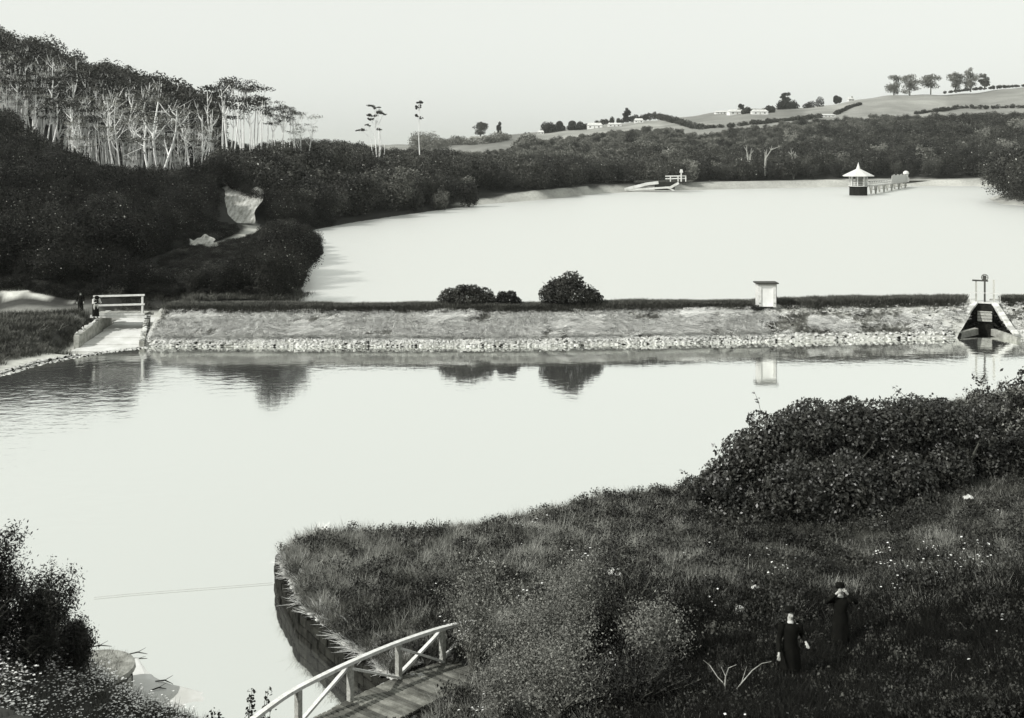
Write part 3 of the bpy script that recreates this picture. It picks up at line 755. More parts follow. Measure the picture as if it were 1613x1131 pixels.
# white booth on the crest
def booth():
    D = 81.4; X = wx(1206.5, D); z0 = 1.93
    t = empty('crest_booth', (X, D, z0)); tag(t, 'small white booth with a flat dark roof standing on the dam crest', 'booth')
    for s in (-1, 1): MB().box((s * .62, -.42, .9), (.26, .1, 1.8)).build('front_post', M_WHITE, t, bevel=.01)
    MB().box((0, -.36, .9), (1.0, .05, 1.74)).build('door', M_WALLF, t, bevel=.01)
    for s in (-1, 1): MB().box((s * .505, -.40, .9), (.025, .03, 1.74)).build('door_reveal', M_DARK, t)
    MB().box((-.73, .1, .9), (.05, .9, 1.76)).build('side_wall', M_WHITE, t)
    MB().box((.78, .1, .9), (.06, .92, 1.76)).build('side_wall', M_DARK, t)  # right wall coloured dark to paint its shaded side
    MB().box((0, .52, .9), (1.5, .06, 1.76)).build('rear_wall', M_WHITE, t)
    t.scale = (.88, .9, .94)
    r = MB().box((0, .02, 1.86), (1.86, 1.3, .09)).build('roof', M_DARK, t, bevel=.01)
    MB().box((0, -.5, 1.74), (1.56, .06, .1)).build('roof_trim', M_WOODG, r)
    for s in (-1, 1): MB().box((s * .62, -.49, .32), (.1, .04, .05)).build('hinge', M_IRON, t)
booth()
# measuring board down the face
a = pt(1193, 503, 80.1); b = pt(1189, 546, 76.9)
gb = MB().bar((0, 0, 0), b - a, .16, .05).build('gauge_board', M_WHITE); gb.location = a; tag(gb, 'pale narrow board laid down the dam face into the water', 'board')
# dam face bushes by the left end
# ------------------------------------------------------------------ sluice at the right
def sluice():
    ty = toe_y(SLX); t = empty('sluice_gate', (SLX, ty, 0)); t.rotation_euler.z = -math.atan(.43); tag(t, 'dark sluice with winding gear on posts and splayed stone wings', 'sluice')
    MB().box((0, 5.3, .3), (1.2, 2.6, 3.1)).build('headwall', M_STONE_D, t)
    gp = MB().box((0, 3.86, 1.0), (1.0, .1, .75)).build('gate_panel', M_WOODG, t)
    for k in (-.18, .05, .28): MB().box((0, 3.80, 1.0 + k), (1.0, .02, .03)).build('batten', M_DARK, gp)
    # sloping wing copings following the ends of the bank
    for s in (-1, 1):
        for k in range(7):
            d0, d1 = .35 + k * .52, .35 + (k + 1) * .52 - .03
            p0 = Vector((s * (sl_half(d0) + .12), d0, prof_z(d0) + .10)); p1 = Vector((s * (sl_half(d1) + .12), d1, prof_z(d1) + .10))
            MB().bar(p0, p1, .42, .16).build('coping_stone', M_STONE, t, bevel=.02)
        # low kerb walls at the mouth
        MB().bar((s * .55, 2.1, .12), (s * 2.2, -.5, .02), .34, .5).build('kerb_wall', M_MASON, t, bevel=.03)
    for k in range(9):
        for s in (-1, 1):
            d = .5 + k * .42
            for q in range(2):
                zz = prof_z(d) * (.25 + .42 * q)
                link('stone', STONES_D[(k + q) % 3], t, (s * (sl_half(d) + .02), d, zz), (0, 0, k), (.18, .40, .30))
    MB().box((0, 4.6, 1.98), (2.0, 1.3, .10)).build('platform', M_WHITE, t, bevel=.01)
    for x, top in ((-.6, 3.55), (0.0, 3.75), (.62, 3.7)):
        MB().box((x, 4.3, (2.0 + top) / 2), (.13, .13, top - 2.0)).build('post', M_DARK if x == 0 else M_WOODG, t)
    MB().box((-.32, 4.3, 3.6), (1.1, .2, .1)).build('crossbeam', M_DARK, t)
    gear = MB()
    for k in range(16):
        a0, a1 = k * math.pi / 8, (k + 1) * math.pi / 8
        gear.bar((.0 + .23 * math.cos(a0), 4.2, 3.86 + .23 * math.sin(a0)), (.0 + .23 * math.cos(a1), 4.2, 3.86 + .23 * math.sin(a1)), .05, .05)
    for k in range(3): gear.bar((.23 * math.cos(k * 1.047), 4.2, 3.86 + .23 * math.sin(k * 1.047)), (-.23 * math.cos(k * 1.047), 4.2, 3.86 - .23 * math.sin(k * 1.047)), .03, .03)
    wheel = gear.build('gear_wheel', M_IRON, t)
    MB().box((-.02, 4.32, 3.82), (.26, .2, .34)).build('gear_housing', M_IRON, t, bevel=.02)
    MB().tube([(0, 4.22, 1.2), (0, 4.22, 3.7)], .03, 6).build('lifting_rod', M_IRON, t)
    for z in (2.72, ): MB().bar((-1.0, 4.02, z), (1.05, 4.02, z), .04, .04).build('handrail', M_WHITE, t)
    for x in (-1.0, 1.05): MB().box((x, 4.02, 2.36), (.04, .04, .72)).build('baluster', M_WHITE, t)
sluice()

# ------------------------------------------------------------------ spillway and white-railed footbridge at the left
def spillway():
    t = empty('spillway', (-27.8, 80, 0)); tag(t, 'pale stepped spillway channel with sloping stone wing walls under the left footbridge', 'spillway')
    ys = [74.6, 76.2, 77.8, 79.6, 81.6, 84.2]; zs = [-.12, .06, .26, .5, .72, .95]
    for i in range(5):
        sl = MB(); z0, z1 = zs[i], zs[i + 1] - .05
        xl, xr = (-29.6 + .15 * min(i, 2)), (-25.1 - .42 * min(i, 3))
        sl.add([(xl + 27.8, ys[i] - 80, z0 + .02), (xr + 27.8, ys[i] - 80, z0 + .02), (xr + 27.5, ys[i + 1] - 80, z1 + .02), (xl + 27.9, ys[i + 1] - 80, z1 + .02),
                (xl + 27.8, ys[i] - 80, z0 - .6), (xr + 27.8, ys[i] - 80, z0 - .6), (xr + 27.5, ys[i + 1] - 80, z1 - .6), (xl + 27.9, ys[i + 1] - 80, z1 - .6)],
               [(0, 1, 2, 3), (4, 7, 6, 5), (0, 4, 5, 1), (1, 5, 6, 2), (2, 6, 7, 3), (3, 7, 4, 0)])
        sl.build('floor_slab', M_CONC, t)
    for s, (a, b) in ((-1, ((-29.35, 81.5, 1.60), (-29.4, 75.4, .80))), (1, ((-26.55, 80.5, 1.45), (-25.35, 75.5, .35)))):
        a, b = Vector(a), Vector(b)
        w = MB(); off = Vector((-.35 * (1 if s < 0 else -1), 0, 0))
        A, B = a - Vector((27.8 * -1, 80, 0)), b - Vector((27.8 * -1, 80, 0))
        lo = lambda p: Vector((p.x, p.y, -.7))
        w.add([A, B, B + off, A + off, lo(A), lo(B), lo(B + off), lo(A + off)], [(0, 1, 2, 3), (4, 7, 6, 5), (0, 4, 5, 1), (1, 5, 6, 2), (2, 6, 7, 3), (3, 7, 4, 0)])
        wl2 = w.build('wing_wall', M_MASON, t)
        for k in range(11):
            p = A.lerp(B, (k + .5) / 11) + off * .5
            link('stone', STONES[k % 4], wl2, p + Vector((0, 0, .03)), (0.1 * k, .1, k), (.50, .46, .26))
spillway()
def left_bridge():
    D = 79.6; zt = 1.62
    x0, x1 = wx(148, D), wx(226, D)
    t = empty('footbridge', ((x0 + x1) / 2, D, zt)); tag(t, 'small plank footbridge with white rails crossing the spillway at the dam end', 'footbridge')
    c = (x0 + x1) / 2; h = (x1 - x0) / 2
    for k in range(2): MB().box((0, -.05 + k * 1.5, -.14), (2 * h + .5, .12, .2)).build('beam', M_WHITE if k == 0 else M_WOODG, t)
    nb = 22
    for k in range(nb): MB().box((-h + (k + .5) * 2 * h / nb, .7, 0), (2 * h / nb - .02, 1.5, .05)).build('plank', M_WOODG, t)
    for x in (-h + .1, 0.0, h - .06):
        if x == 0.0: continue
        MB().box((x, -.03, .62), (.14, .12, 1.34)).build('post', M_WHITE, t, bevel=.01)
    for z in (.68, 1.34): MB().bar((-h - .02, -.09, z - .04), (h + .12, -.09, z + .06), .07, .13).build('rail', M_WHITE, t, bevel=.01)
    MB().bar((-h - .02, -.12, -.02), (h + .12, -.12, .04), .05, .12).build('rail', M_WHITE, t)
left_bridge()
# stones along the left shore of the lower pond
P, Rr, S, I = [], [], [], []
SH = [(-24.9, 75.5), (-27.5, 73.4), (-29.8, 69.9), (-30.6, 66.4), (-34, 60)]
for k in range(2600):
    i = g.integers(0, 4); a, b = SH[i], SH[i + 1]; u = g.uniform(); e = Vector((b[0] - a[0], b[1] - a[1])).normalized(); nn = Vector((e.y, -e.x))
    q = abs(g.normal(0, .75)) - .25
    x = a[0] + (b[0] - a[0]) * u + nn.x * -q; y = a[1] + (b[1] - a[1]) * u + nn.y * -q
    if sdf(LOWER, np.array([x]), np.array([y]))[0] < -.5: continue
    s = g.uniform(.08, .34); P.append((x, y, max(-.05, hz(x, y)) + .02)); Rr.append((g.uniform(-.5, .5), g.uniform(-.5, .5), g.uniform(0, 6.28))); S.append((s, s * .8, s * .7)); I.append(g.integers(0, 5))
tag(scatter('shore_stones', P, Rr, S, I, STONEP), 'pale rubble stones along the left shore of the lower pond', 'stones')

# ------------------------------------------------------------------ pale cut banks above the track
def cut_bank(label, quad, depth, seed):
    # quad: bottom-left, bottom-right, top-right, top-left
    V = []; n = 22
    for i in range(n):
        for j in range(n):
            u, v = i / (n - 1), j / (n - 1)
            p = quad[0].lerp(quad[1], u).lerp(quad[3].lerp(quad[2], u), v)
            w_ = .10 * math.sin(u * 23 + v * 2 + seed) * (1 - v * .5) + .45 * float(wob(np.array(p.x * 2), np.array(p.z * 3), 2.0, seed))
            V.append(p + Vector((.3 * math.sin(v * 9 + seed) * (1 if u in (0, 1) else .3), w_ - .2, (.5 * math.sin(u * 7 + seed) + .3 * math.sin(u * 17)) * (v > .9) * min(1, (quad[2].z - quad[1].z) / 4))))
    Fc = [(i * n + j, (i + 1) * n + j, (i + 1) * n + j + 1, i * n + j + 1) for i in range(n - 1) for j in range(n - 1)]
    me = bpy.data.meshes.new('cut_bank'); me.from_pydata(V, [], Fc); me.update(); me.materials.append(mat('scraped_clay', .2, .5, 1.2, .9, .1, bump=.9, stretch=(2.5, .6, .5), bscale=4))
    o = link('cut_bank', me); o['kind'] = 'structure'; o['label'] = label
cut_bank('pale clay slip above the track', [pt(352, 350, 157), pt(398, 352, 158.5), pt(416, 302, 167), pt(346, 288, 170)], 1, 1.0)
cut_bank('small pale cutting beside the track', [pt(300, 412, 121), pt(346, 388, 128), pt(330, 370, 131), pt(298, 378, 127)], 1, 2.0)
me = MB().tube([pt(44, 497, 81.5), pt(70, 496.5, 81.5), pt(96, 497.5, 81.7)], .10, 7).build('fallen_log', M_PALEBARK); tag(me, 'thin pale log lying beside the path left of the footbridge', 'log')

# rough grass and weeds on the left bank between path and stones
P, Rr, S, I = [], [], [], []
X = g.uniform(-50, -15.5, 16000); Y = g.uniform(60, 92, 16000); Hh = height(X, Y); dl = sdf(LOWER, X, Y); dc = sdf(CHUTE, X, Y); tr = pdist(TRACK, X, Y)
for x, y, h, a, b, c in zip(X, Y, Hh, dl, dc, tr):
    if a < 1.3 or b < .3 or (c < 1.3 and y < 83) or (x > -25.2 and y < 81.5) or (y > 82 and x < -30 and y < 86): continue
    P.append((x, y, h - .03)); Rr.append((0, 0, g.uniform(0, 6.28))); s = g.uniform(.7, 1.3); S.append((s, s, s * g.uniform(.4, 1))); I.append(g.integers(0, 5) if g.uniform() < .22 else g.integers(0, 3))
tag(scatter('bank_grass', P, Rr, S, I, T_CREST + T_STRAWD), 'dark rough grass on the bank left of the spillway', 'grass')

gq = np.random.default_rng(61); X = gq.uniform(-46, -17, 9000); Y = gq.uniform(86, 172, 9000); Z = height(X, Y); tr = pdist(TRACK, X, Y); du = sdf(UPPER, X, Y)
px = X / Y * 1750 + 806.5; k = (tr > np.where(Y > 118, 1.7, 1.0)) & (du > .6) & ~((px > 340) & (px < 420) & (Y > 148) & (Y < 168)) & ~((px > 295) & (px < 350) & (Y > 119) & (Y < 131)); X, Y, Z = X[k], Y[k], Z[k]; s_ = gq.uniform(.10, .26, len(X))
tag(scatter('slope_scrub', np.stack([X, Y, Z - .05], -1), np.stack([X * 0, X * 0, gq.uniform(0, 6.28, len(X))], -1), np.stack([s_ * 1.5, s_ * 1.5, s_], -1), gq.integers(0, 5, len(X)), NEARSHRUB), 'low dark scrub on the slope either side of the track')
# ------------------------------------------------------------------ pale trunked trees
def grove_variant(seed, n_stems, H, spread, bare=False, fork=.25):
    g = np.random.default_rng(seed); mb = MB(); lumps = []
    for s in range(n_stems):
        a = g.uniform(0, 6.28) if n_stems > 1 else 0; sp = spread * g.uniform(.5, 1.2) if n_stems > 1 else spread * .2
        h = H * g.uniform(.82, 1.0); pts = []; rad = []
        ox, oy = math.cos(a) * .25, math.sin(a) * .25; wx_, wy_ = g.uniform(0, 6), g.uniform(0, 6)
        for i in range(8):
            t = i / 7; e = t ** .6
            pts.append(Vector((ox + math.cos(a) * sp * e + .18 * math.sin(wx_ + t * 7), oy + math.sin(a) * sp * e + .18 * math.sin(wy_ + t * 6), h * t - .4)))
            rad.append(.15 * (1 - t * .6))
        mb.tube(pts, rad, 5)
        for b in range(6 if bare else 4):
            t = g.uniform(.42 if bare else .62, .92); i = int(t * 7); p = pts[i].lerp(pts[i + 1], t * 7 - i) if i < 7 else pts[7]
            a2 = g.uniform(0, 6.28); L = H * g.uniform(.10, .2); rise = g.uniform(.7, 1.3)
            q = p + Vector((math.cos(a2) * L * .6, math.sin(a2) * L * .6, L * rise)); mid = p.lerp(q, .5) + Vector((math.cos(a2) * .15, math.sin(a2) * .15, -.1))
            mb.tube([p, mid, q], [.07, .05, .02], 4)
            if bare:
                for _ in range(3):
                    r = mid + Vector(g.normal(0, 1, 3)) * .9 + Vector((0, 0, .9)); mb.tube([mid, r], [.03, .012], 3)
            if g.uniform() < .85: lumps.append((q.x, q.y, q.z, g.uniform(.9, 1.9), g.uniform(.9, 1.9), g.uniform(.28, .55)))
        tp = pts[-1]; lumps.append((tp.x, tp.y, tp.z, g.uniform(1.0, 1.8), g.uniform(1.0, 1.8), g.uniform(.4, .7)))
    return mb, lumps
GV = []
for i in range(12):
    bare = i in (3, 7, 10)
    mb, lumps = grove_variant(200 + i, [1, 2, 3, 4, 3, 2, 1, 4, 2, 3, 3, 1][i], 15.0, [.5, 1.2, 1.9, 2.4, 1.5, 1.0, .5, 2.6, .9, 2.1, 1.6, .6][i], bare)
    cm = crown_mesh('crown', lumps, (700 if bare else 260) + (22 if bare else 46) * len(lumps), .24 if bare else .30, M_LEAF_PALE if bare else M_LEAF_DARK, 300 + i, .45)
    GV.append((mb.mesh('trunk', M_PALEBARK), cm))
def grove_tree(px, D, top_y, label, v, group=None, rz=None, name='pale_trunked_tree', base=None, wide=1.0):
    x = wx(px, D); z = hz(x, D) if base is None else base
    ztop = CAMZ - (top_y - 234) / 1750 * D; s = (ztop - z) / 15.2
    t = empty(name, (x, D, z)); t.rotation_euler.z = random.uniform(0, 6.28) if rz is None else rz
    t.scale = (max(s, .6) * wide, max(s, .6) * wide, s)
    link('trunk', GV[v][0], t); link('crown', GV[v][1], t)
    tag(t, label, 'tree', group); return t
gg = np.random.default_rng(5)
L1 = 'pale multi-stemmed tree in the crowded grove across the left hillside'
GR = 'pale trunked trees of the hillside grove'
k = 0
for row, (D0, lift, step) in enumerate(((187, 66, 10.5), (196, 36, 9.5), (206, 16, 9.0), (216, 6, 9.0))):
    px = -40 + row * 4
    while px < 335:
        D = D0 + gg.uniform(-4, 4); p = px + gg.uniform(-4, 4)
        top = float(interp(p, SKYLINE)) + lift + gg.uniform(-7, 12)
        if row == 0 and 130 < p < 330: top += gg.uniform(-15, 40)
        bare_ok = row < 3 and gg.uniform() < (.5 if 150 < p < 300 else .25)
        v = int(gg.choice([3, 7, 10])) if bare_ok else int(gg.choice([0, 1, 2, 4, 5, 6, 8, 9, 11]))
        if bare_ok: la, gr = 'leafless white branched tree among the crowded grove on the left hillside', 'bare white trees of the hillside grove'
        elif p < 70: la, gr = 'pale stemmed dark topped tree at the left edge end of the hillside grove', 'leftmost trees of the hillside grove'
        elif row == 3: la, gr = 'slender pale tree at the back of the grove whose dark crown forms the skyline', 'skyline trees of the hillside grove'
        elif row == 0: la, gr = 'shorter pale tree with small dark crown along the front foot of the grove', 'front row trees of the hillside grove'
        else: la, gr = L1, GR
        grove_tree(p, D, top, la, v, gr, wide=gg.uniform(.7, 1.7)); k += 1
        px += step * .95 * gg.uniform(.5, 1.6)
for p, D, ty, v, w_, lab in ((143, 181, 175, 3, 1.5, 'big forked white trunk low at the left front of the grove'), (246, 180, 150, 10, 1.9, 'widest branching bare white tree at the front centre of the grove'),
                             (190, 183, 150, 7, 1.1, 'upright bare white tree between the two big forked ones'), (36, 188, 118, 4, 1.3, 'pale forked tree standing apart at the far left of the grove'), (312, 183, 165, 7, 1.2, 'pale bare tree leaning right at the lower right of the grove')):
    grove_tree(p, D, ty, lab, v, wide=w_)
SPEC = [(345, 196, 124, 2), (356, 200, 130, 1), (366, 192, 122, 4), (378, 197, 132, 5), (388, 200, 124, 9), (398, 195, 138, 8)]
for i, (p, D, ty, v) in enumerate(SPEC): grove_tree(p, D, ty, 'tall umbrella crowned tree at the thinning right side of the grove', v, 'umbrella crowned trees against the sky')
grove_tree(408, 190, 145, 'umbrella crowned tree with three straight pale stems and a stacked double crown', 2, wide=1.0)
grove_tree(420, 195, 148, 'slender two stemmed tree with wide flat crown, fourth from the right end of the grove', 1)
grove_tree(437, 192, 160, 'pale tree with several stems rising close together, third from the right end of the grove', 4)
grove_tree(455, 194, 168, 'low thin branched tree, second from the right end of the grove', 9, wide=.8)
grove_tree(476, 196, 168, 'last and most spindly tree at the right end of the grove', 7, wide=.9)
# two lone trees over the ridge
def lone(px, D, top, name, label, stems, patches, seed):
    x = wx(px, D); z = hz(x, D); s = 1750 / D; t = empty(name, (x, D, z)); tag(t, label, 'tree'); g = np.random.default_rng(seed); mb = MB(); lumps = []
    for (dx0, dx1, ty) in stems:
        zt = CAMZ - (ty - 234) / s - z; pts = []
        for i in range(8):
            u = i / 7; pts.append(Vector(((dx0 + (dx1 - dx0) * u) / s + .15 * math.sin(u * 8 + dx0), .4 * math.sin(u * 5 + dx1), -.4 + (zt + .4) * u)))
        mb.tube(pts, [.17 * (1 - .75 * i / 7) for i in range(8)], 6)
    for (dx, py, r, fl) in patches:
        zc = CAMZ - (py - 234) / s - z
        for q in range(5): lumps.append(((dx + g.normal(0, .55) * r) / s, g.uniform(-.8, .8), zc + g.normal(0, .8) * fl / s, r / s * g.uniform(.35, .75), r / s * .6, fl / s * g.uniform(.6, 1.1)))
        mb.tube([(0 + dx * .3 / s, 0, zc - 2.2), (dx / s, 0, zc)], [.07, .03], 4)
    link('crown', crown_mesh('crown', lumps, 42 * len(lumps) + 60, .28, M_LEAF_DARK, seed, .6), t); mb.build('trunk', M_PALEBARK, t)
lone(594, 240, 165, 'lone_tree', 'tall lone pale multi-stemmed tree with sparse crown above the wooded ridge', [(0, -3, 170), (4, 2, 172), (8, 12, 222), (-2, -10, 215), (3, 6, 195)],
     [(-6, 168, 8, 2), (2, 176, 6, 2.5), (-10, 186, 6, 2), (-2, 182, 7, 2.5), (-24, 205, 6, 1.8), (-14, 198, 5, 1.6), (10, 179, 5, 1.5), (5, 204, 6, 1.5)], 401)
lone(661, 250, 158, 'lone_tree', 'thinnest lone tree, a single bare stem with a small top tuft', [(0, -1, 164)], [(0, 162, 5, 2.2), (-2, 169, 4, 2), (-3, 182, 4, 1.8), (2, 186, 3, 1.2)], 402)
# dead pale trees in the bush right of the lake
def dead_tree(px, base, top, D, label, seed, arch=False):
    x = wx(px, D); s = 1750 / D; z = CAMZ - (base - 234) / s; H = (base - top) / s; g = np.random.default_rng(seed); mb = MB()
    for k in range(3):
        a = [(-.12), .1, .02][k] * H; hh = H * [1, .85, .6][k]
        if arch and k == 0: pts = [(0, 0, -3), (.05 * H, 0, .4 * H), (.3 * H, 0, .8 * H), (.75 * H, 0, H)]
        else: pts = [(0, 0, -3), (a * .4, 0, hh * .4), (a * .7, .2, hh * .7), (a, 0, hh)]
        mb.tube(pts, [.26, .2, .14, .06], 5)
        for _ in range(3):
            p = Vector(pts[2]); mb.tube([p, p + Vector((g.uniform(-1, 1), 0, g.uniform(.5, 1.4))) * H * .2], [.11, .04], 4)
    o = mb.build('dead_tree', M_TWIGP); o.location = (x, D, z); tag(o, label, 'dead tree')
dead_tree(1180, 266, 228, 350, 'upright bare white forked trunk in the bush behind the far bank', 1)
dead_tree(1205, 262, 230, 350, 'bare pale trunk arching to the right in the far bank bush', 2, True)
dead_tree(1250, 268, 234, 352, 'slim bare pale trunk, rightmost of three in the far bank bush', 3)
# shore bushes standing apart at the left of the far water
for px, base, top, w_, D, lab in ((655, 335, 291, 17, 208, 'dark rounded shore bush, first of three standing apart by the upper reservoir'), (693, 332, 297, 17, 216, 'lighter ragged shore bush, middle of three by the upper reservoir'),
                          (738, 328, 283, 21, 226, 'largest and darkest of three round shore bushes by the upper reservoir')):
    s = 1750 / D; h = (base - top) / s; zb = CAMZ - (base - 234) / s
    bush('shore_bush', lab, 'bush', (wx(px, D), D, zb - .2), h, w_ / s * 1.05, 4200, .32, M_LEAF_MID if px == 693 else M_LEAF_DARK, int(px), ground=None)

# ------------------------------------------------------------------ valve tower and its walkway
def tower():
    D = 283; s = 1750 / D; X = wx(1352, D); t = empty('valve_tower', (X, D, UP_Z)); t.rotation_euler.z = .2
    tag(t, 'round dark based water tower with a wide pale conical roof and spire', 'tower')
    MB().lathe((0, 0, 0), [(2.25, -1.5), (2.2, 2.1), (2.4, 2.12), (2.4, 2.3)], 16).build('base', M_STONE_D, t)
    MB().lathe((0, 0, 2.3), [(2.55, 0), (2.55, .16)], 16).build('deck', M_WHITE, t)
    for k in range(8):
        a = k * math.pi / 4 + .2
        MB().tube([(2.15 * math.cos(a), 2.15 * math.sin(a), 2.4), (2.15 * math.cos(a), 2.15 * math.sin(a), 5.0)], .16, 6).build('column', M_WHITE, t)
        a1 = a + math.pi / 4; rl = MB()
        for z in (2.85, 3.4): rl.bar((2.2 * math.cos(a), 2.2 * math.sin(a), z), (2.2 * math.cos(a1), 2.2 * math.sin(a1), z), .08, .1)
        rl.build('railing', M_WHITE, t)
    MB().box((.2, 0, 3.6), (1.3, 1.3, 2.5)).build('valve_cabinet', M_WOODG, t)
    rf = MB().lathe((0, 0, 4.85), [(4.0, 0), (4.05, .16), (.55, 1.85), (.12, 3.2), (.02, 3.6)], 8).build('roof', M_WHITE, t)
    MB().lathe((0, 0, 4.8), [(3.9, 0), (3.9, .04)], 8).build('eave_boards', M_WOODG, rf)
tower()
def walkway():
    a = Vector((wx(1366, 285), 285, 3.95)); b = Vector((wx(1428, 343), 343, 3.3))
    t = empty('walkway', a); tag(t, 'long white railed timber walkway on crossed trestles leading from the tower to the bank', 'walkway')
    e = (b - a); L = e.length; u = e.normalized(); nrm = Vector((u.y, -u.x, 0)).normalized()
    MB().bar((0, 0, 0), e, 1.5, .28).build('deck', M_WHITE, t)
    for s in (-1, 1):
        o = nrm * .7 * s
        for z in (.55, 1.15): MB().bar(o + Vector((0, 0, z)), e + o + Vector((0, 0, z)), .12, .16).build('rail', M_WHITE, t)
        for k in range(26):
            p = e * (k / 25); MB().box(p + o + Vector((0, 0, .6)), (.14, .14, 1.2)).build('post', M_WHITE, t)
    for k in range(5):
        p = e * ((k + .7) / 5.2); tr = MB()
        h = p.z + a.z - UP_Z + 1.2
        for s in (-1, 1):
            tr.bar(p + u * (s * 2.1) + nrm * .6 * s - Vector((0, 0, .1)), p - u * (s * .5) + nrm * .6 * s - Vector((0, 0, h)), .2, .2)
            tr.bar(p + u * (s * 2.1) - nrm * .6 * s - Vector((0, 0, .1)), p - u * (s * .5) - nrm * .6 * s - Vector((0, 0, h)), .2, .2)
            tr.bar(p + nrm * .6 * s - Vector((0, 0, .1)), p + nrm * .6 * s - Vector((0, 0, h)), .2, .2)
        tr.bar(p + nrm - Vector((0, 0, 1.1)), p - nrm - Vector((0, 0, 1.1)), .2, .2)
        tr.build('trestle', M_WOODG, t)
    # boarded screen at the landward end
    sc = MB()
    q0, q1 = e * .50, e * .90
    for k in range(14):
        p0 = q0.lerp(q1, k / 14); p1 = q0.lerp(q1, (k + 1) / 14 - .004)
        h = 2.2 + .35 * math.sin(k * .9) ** 2
        sc.bar(p0 + nrm * .82 + Vector((0, 0, h / 2)), p1 + nrm * .82 + Vector((0, 0, h / 2)), .08, h)
    sc.build('boarded_screen', M_WHITE, t)
    MB().lathe(q1 + nrm * .8 + Vector((0, 0, 0)), [(.7, 0), (.7, 2.3), (.95, 2.5), (.8, 3.1), (.3, 3.4)], 10).build('end_post', M_WHITE, t)
walkway()

# ------------------------------------------------------------------ inlet culvert on the far bank
def inlet():
    D = 305; t = empty('inlet_culvert', (wx(1045, D), D, UP_Z)); tag(t, 'low masonry inlet culvert with pale sloping wing walls on the far bank', 'culvert')
    O = Vector(t.location)
    L = lambda px, py, d=D: pt(px, py, d) - O
    MB().box(L(1047, 292, D + 1.2), (5.4, 1.0, 2.6)).build('culvert_mouth_shade', M_DARK, t)  # solid dark box paints the shade inside the opening
    MB().bar(L(984, 298.5), L(1020, 289.5), .7, .8).build('wing_wall', M_CONC, t)
    MB().bar(L(1020, 289.5), L(1037, 287.5), .7, .8).build('wing_wall', M_CONC, t)
    MB().bar(L(984, 299.5), L(1056, 295), .6, .5).build('apron_kerb', M_CONC, t)
    MB().bar(L(1054, 296.5), L(1069, 288), .7, .6).build('wing_wall', M_CONC, t)
    MB().bar(L(1048, 294.5), L(1062, 300), .5, .35).build('wing_wall', M_CONC, t)
    MB().bar(L(1000, 286, D + 1), L(1090, 285, D + 1), 2.2, .5).build('parapet', M_DARK, t)
    t2 = empty('culvert_railing', pt(1066, 284, D)); tag(t2, 'short white post and rail fence above the far inlet culvert', 'railing'); O = Vector(t2.location)
    for y in (277.5, 281.5): MB().bar(pt(1048, y, D) - O, pt(1081, y - .5, D) - O, .2, .3).build('rail', M_WHITE, t2)
    for x in (1056, 1068, 1080): MB().bar(pt(x, 276.5, D) - O, pt(x, 286, D) - O, .3, .3).build('post', M_WHITE, t2)
    t3 = empty('signpost', pt(1073, 286, D - .5)); tag(t3, 'white signpost with a small board standing above the far inlet railing', 'signpost'); O = Vector(t3.location)
    MB().bar((0, 0, 0), (0, 0, 3.2), .34, .34).build('post', M_WHITE, t3); MB().box((0, -.2, 2.9), (1.0, .12, .9), taper=.6).build('board', M_WHITE, t3)
inlet()
def bank_patch(name, pts, m, lab):
    """lumpy low mound of pale spoil or sand along a line"""
    V = []; Fc = []; n = 24; rings = 9; g = np.random.default_rng(len(lab))
    for i in range(n + 1):
        u = i / n * (len(pts) - 1); k = min(int(u), len(pts) - 2); p = Vector(pts[k][0]).lerp(Vector(pts[k + 1][0]), u - k); r = pts[k][1] + (pts[k + 1][1] - pts[k][1]) * (u - k)
        for j in range(rings):
            a = math.pi * j / (rings - 1); w_ = 1 + .25 * math.sin(i * 1.3 + j)
            V.append((p.x + .15 * math.sin(i), p.y - math.cos(a) * r * 1.6 * w_, p.z - .4 + math.sin(a) * r * w_ * (.75 + .25 * math.sin(i * .9))))
    for i in range(n):
        for j in range(rings - 1): Fc.append((i * rings + j, (i + 1) * rings + j, (i + 1) * rings + j + 1, i * rings + j + 1))
    me = bpy.data.meshes.new(name); me.from_pydata(V, [], Fc); me.update(); me.materials.append(m); o = link(name, me); o['kind'] = 'structure'; o['label'] = lab
bank_patch('spoil_bank', [(pt(958, 283, 322), .4), (pt(975, 283, 322), .9), (pt(1000, 281.5, 322), 1.4), (pt(1025, 279.5, 324), 1.9), (pt(1042, 281, 325), 1.6), (pt(1062, 284, 325), .6)], M_CONC, 'pale heap of cleared earth behind the far inlet culvert')
bank_patch('spoil_bank', [(pt(826, 300, 290), .2), (pt(838, 298, 290), 1.0), (pt(862, 299, 290), .8), (pt(880, 301, 290), .3)], M_CONC, 'pale slumped earth under the lakeside woods')
bank_patch('spoil_bank', [(pt(1105, 287, 345), .2), (pt(1122, 285.5, 345), .8), (pt(1140, 287, 345), .2)], M_CONC, 'small pale mound on the far bank right of the railing')
fb = MB().bar((0, 0, 0), pt(1546, 285.2, 362) - pt(1085, 287.5, 338), 1.2, .55).build('bank_parapet', M_DARK); fb.location = pt(1085, 287.5, 338); tag(fb, 'long dark coping line along the top of the far bank', 'parapet')

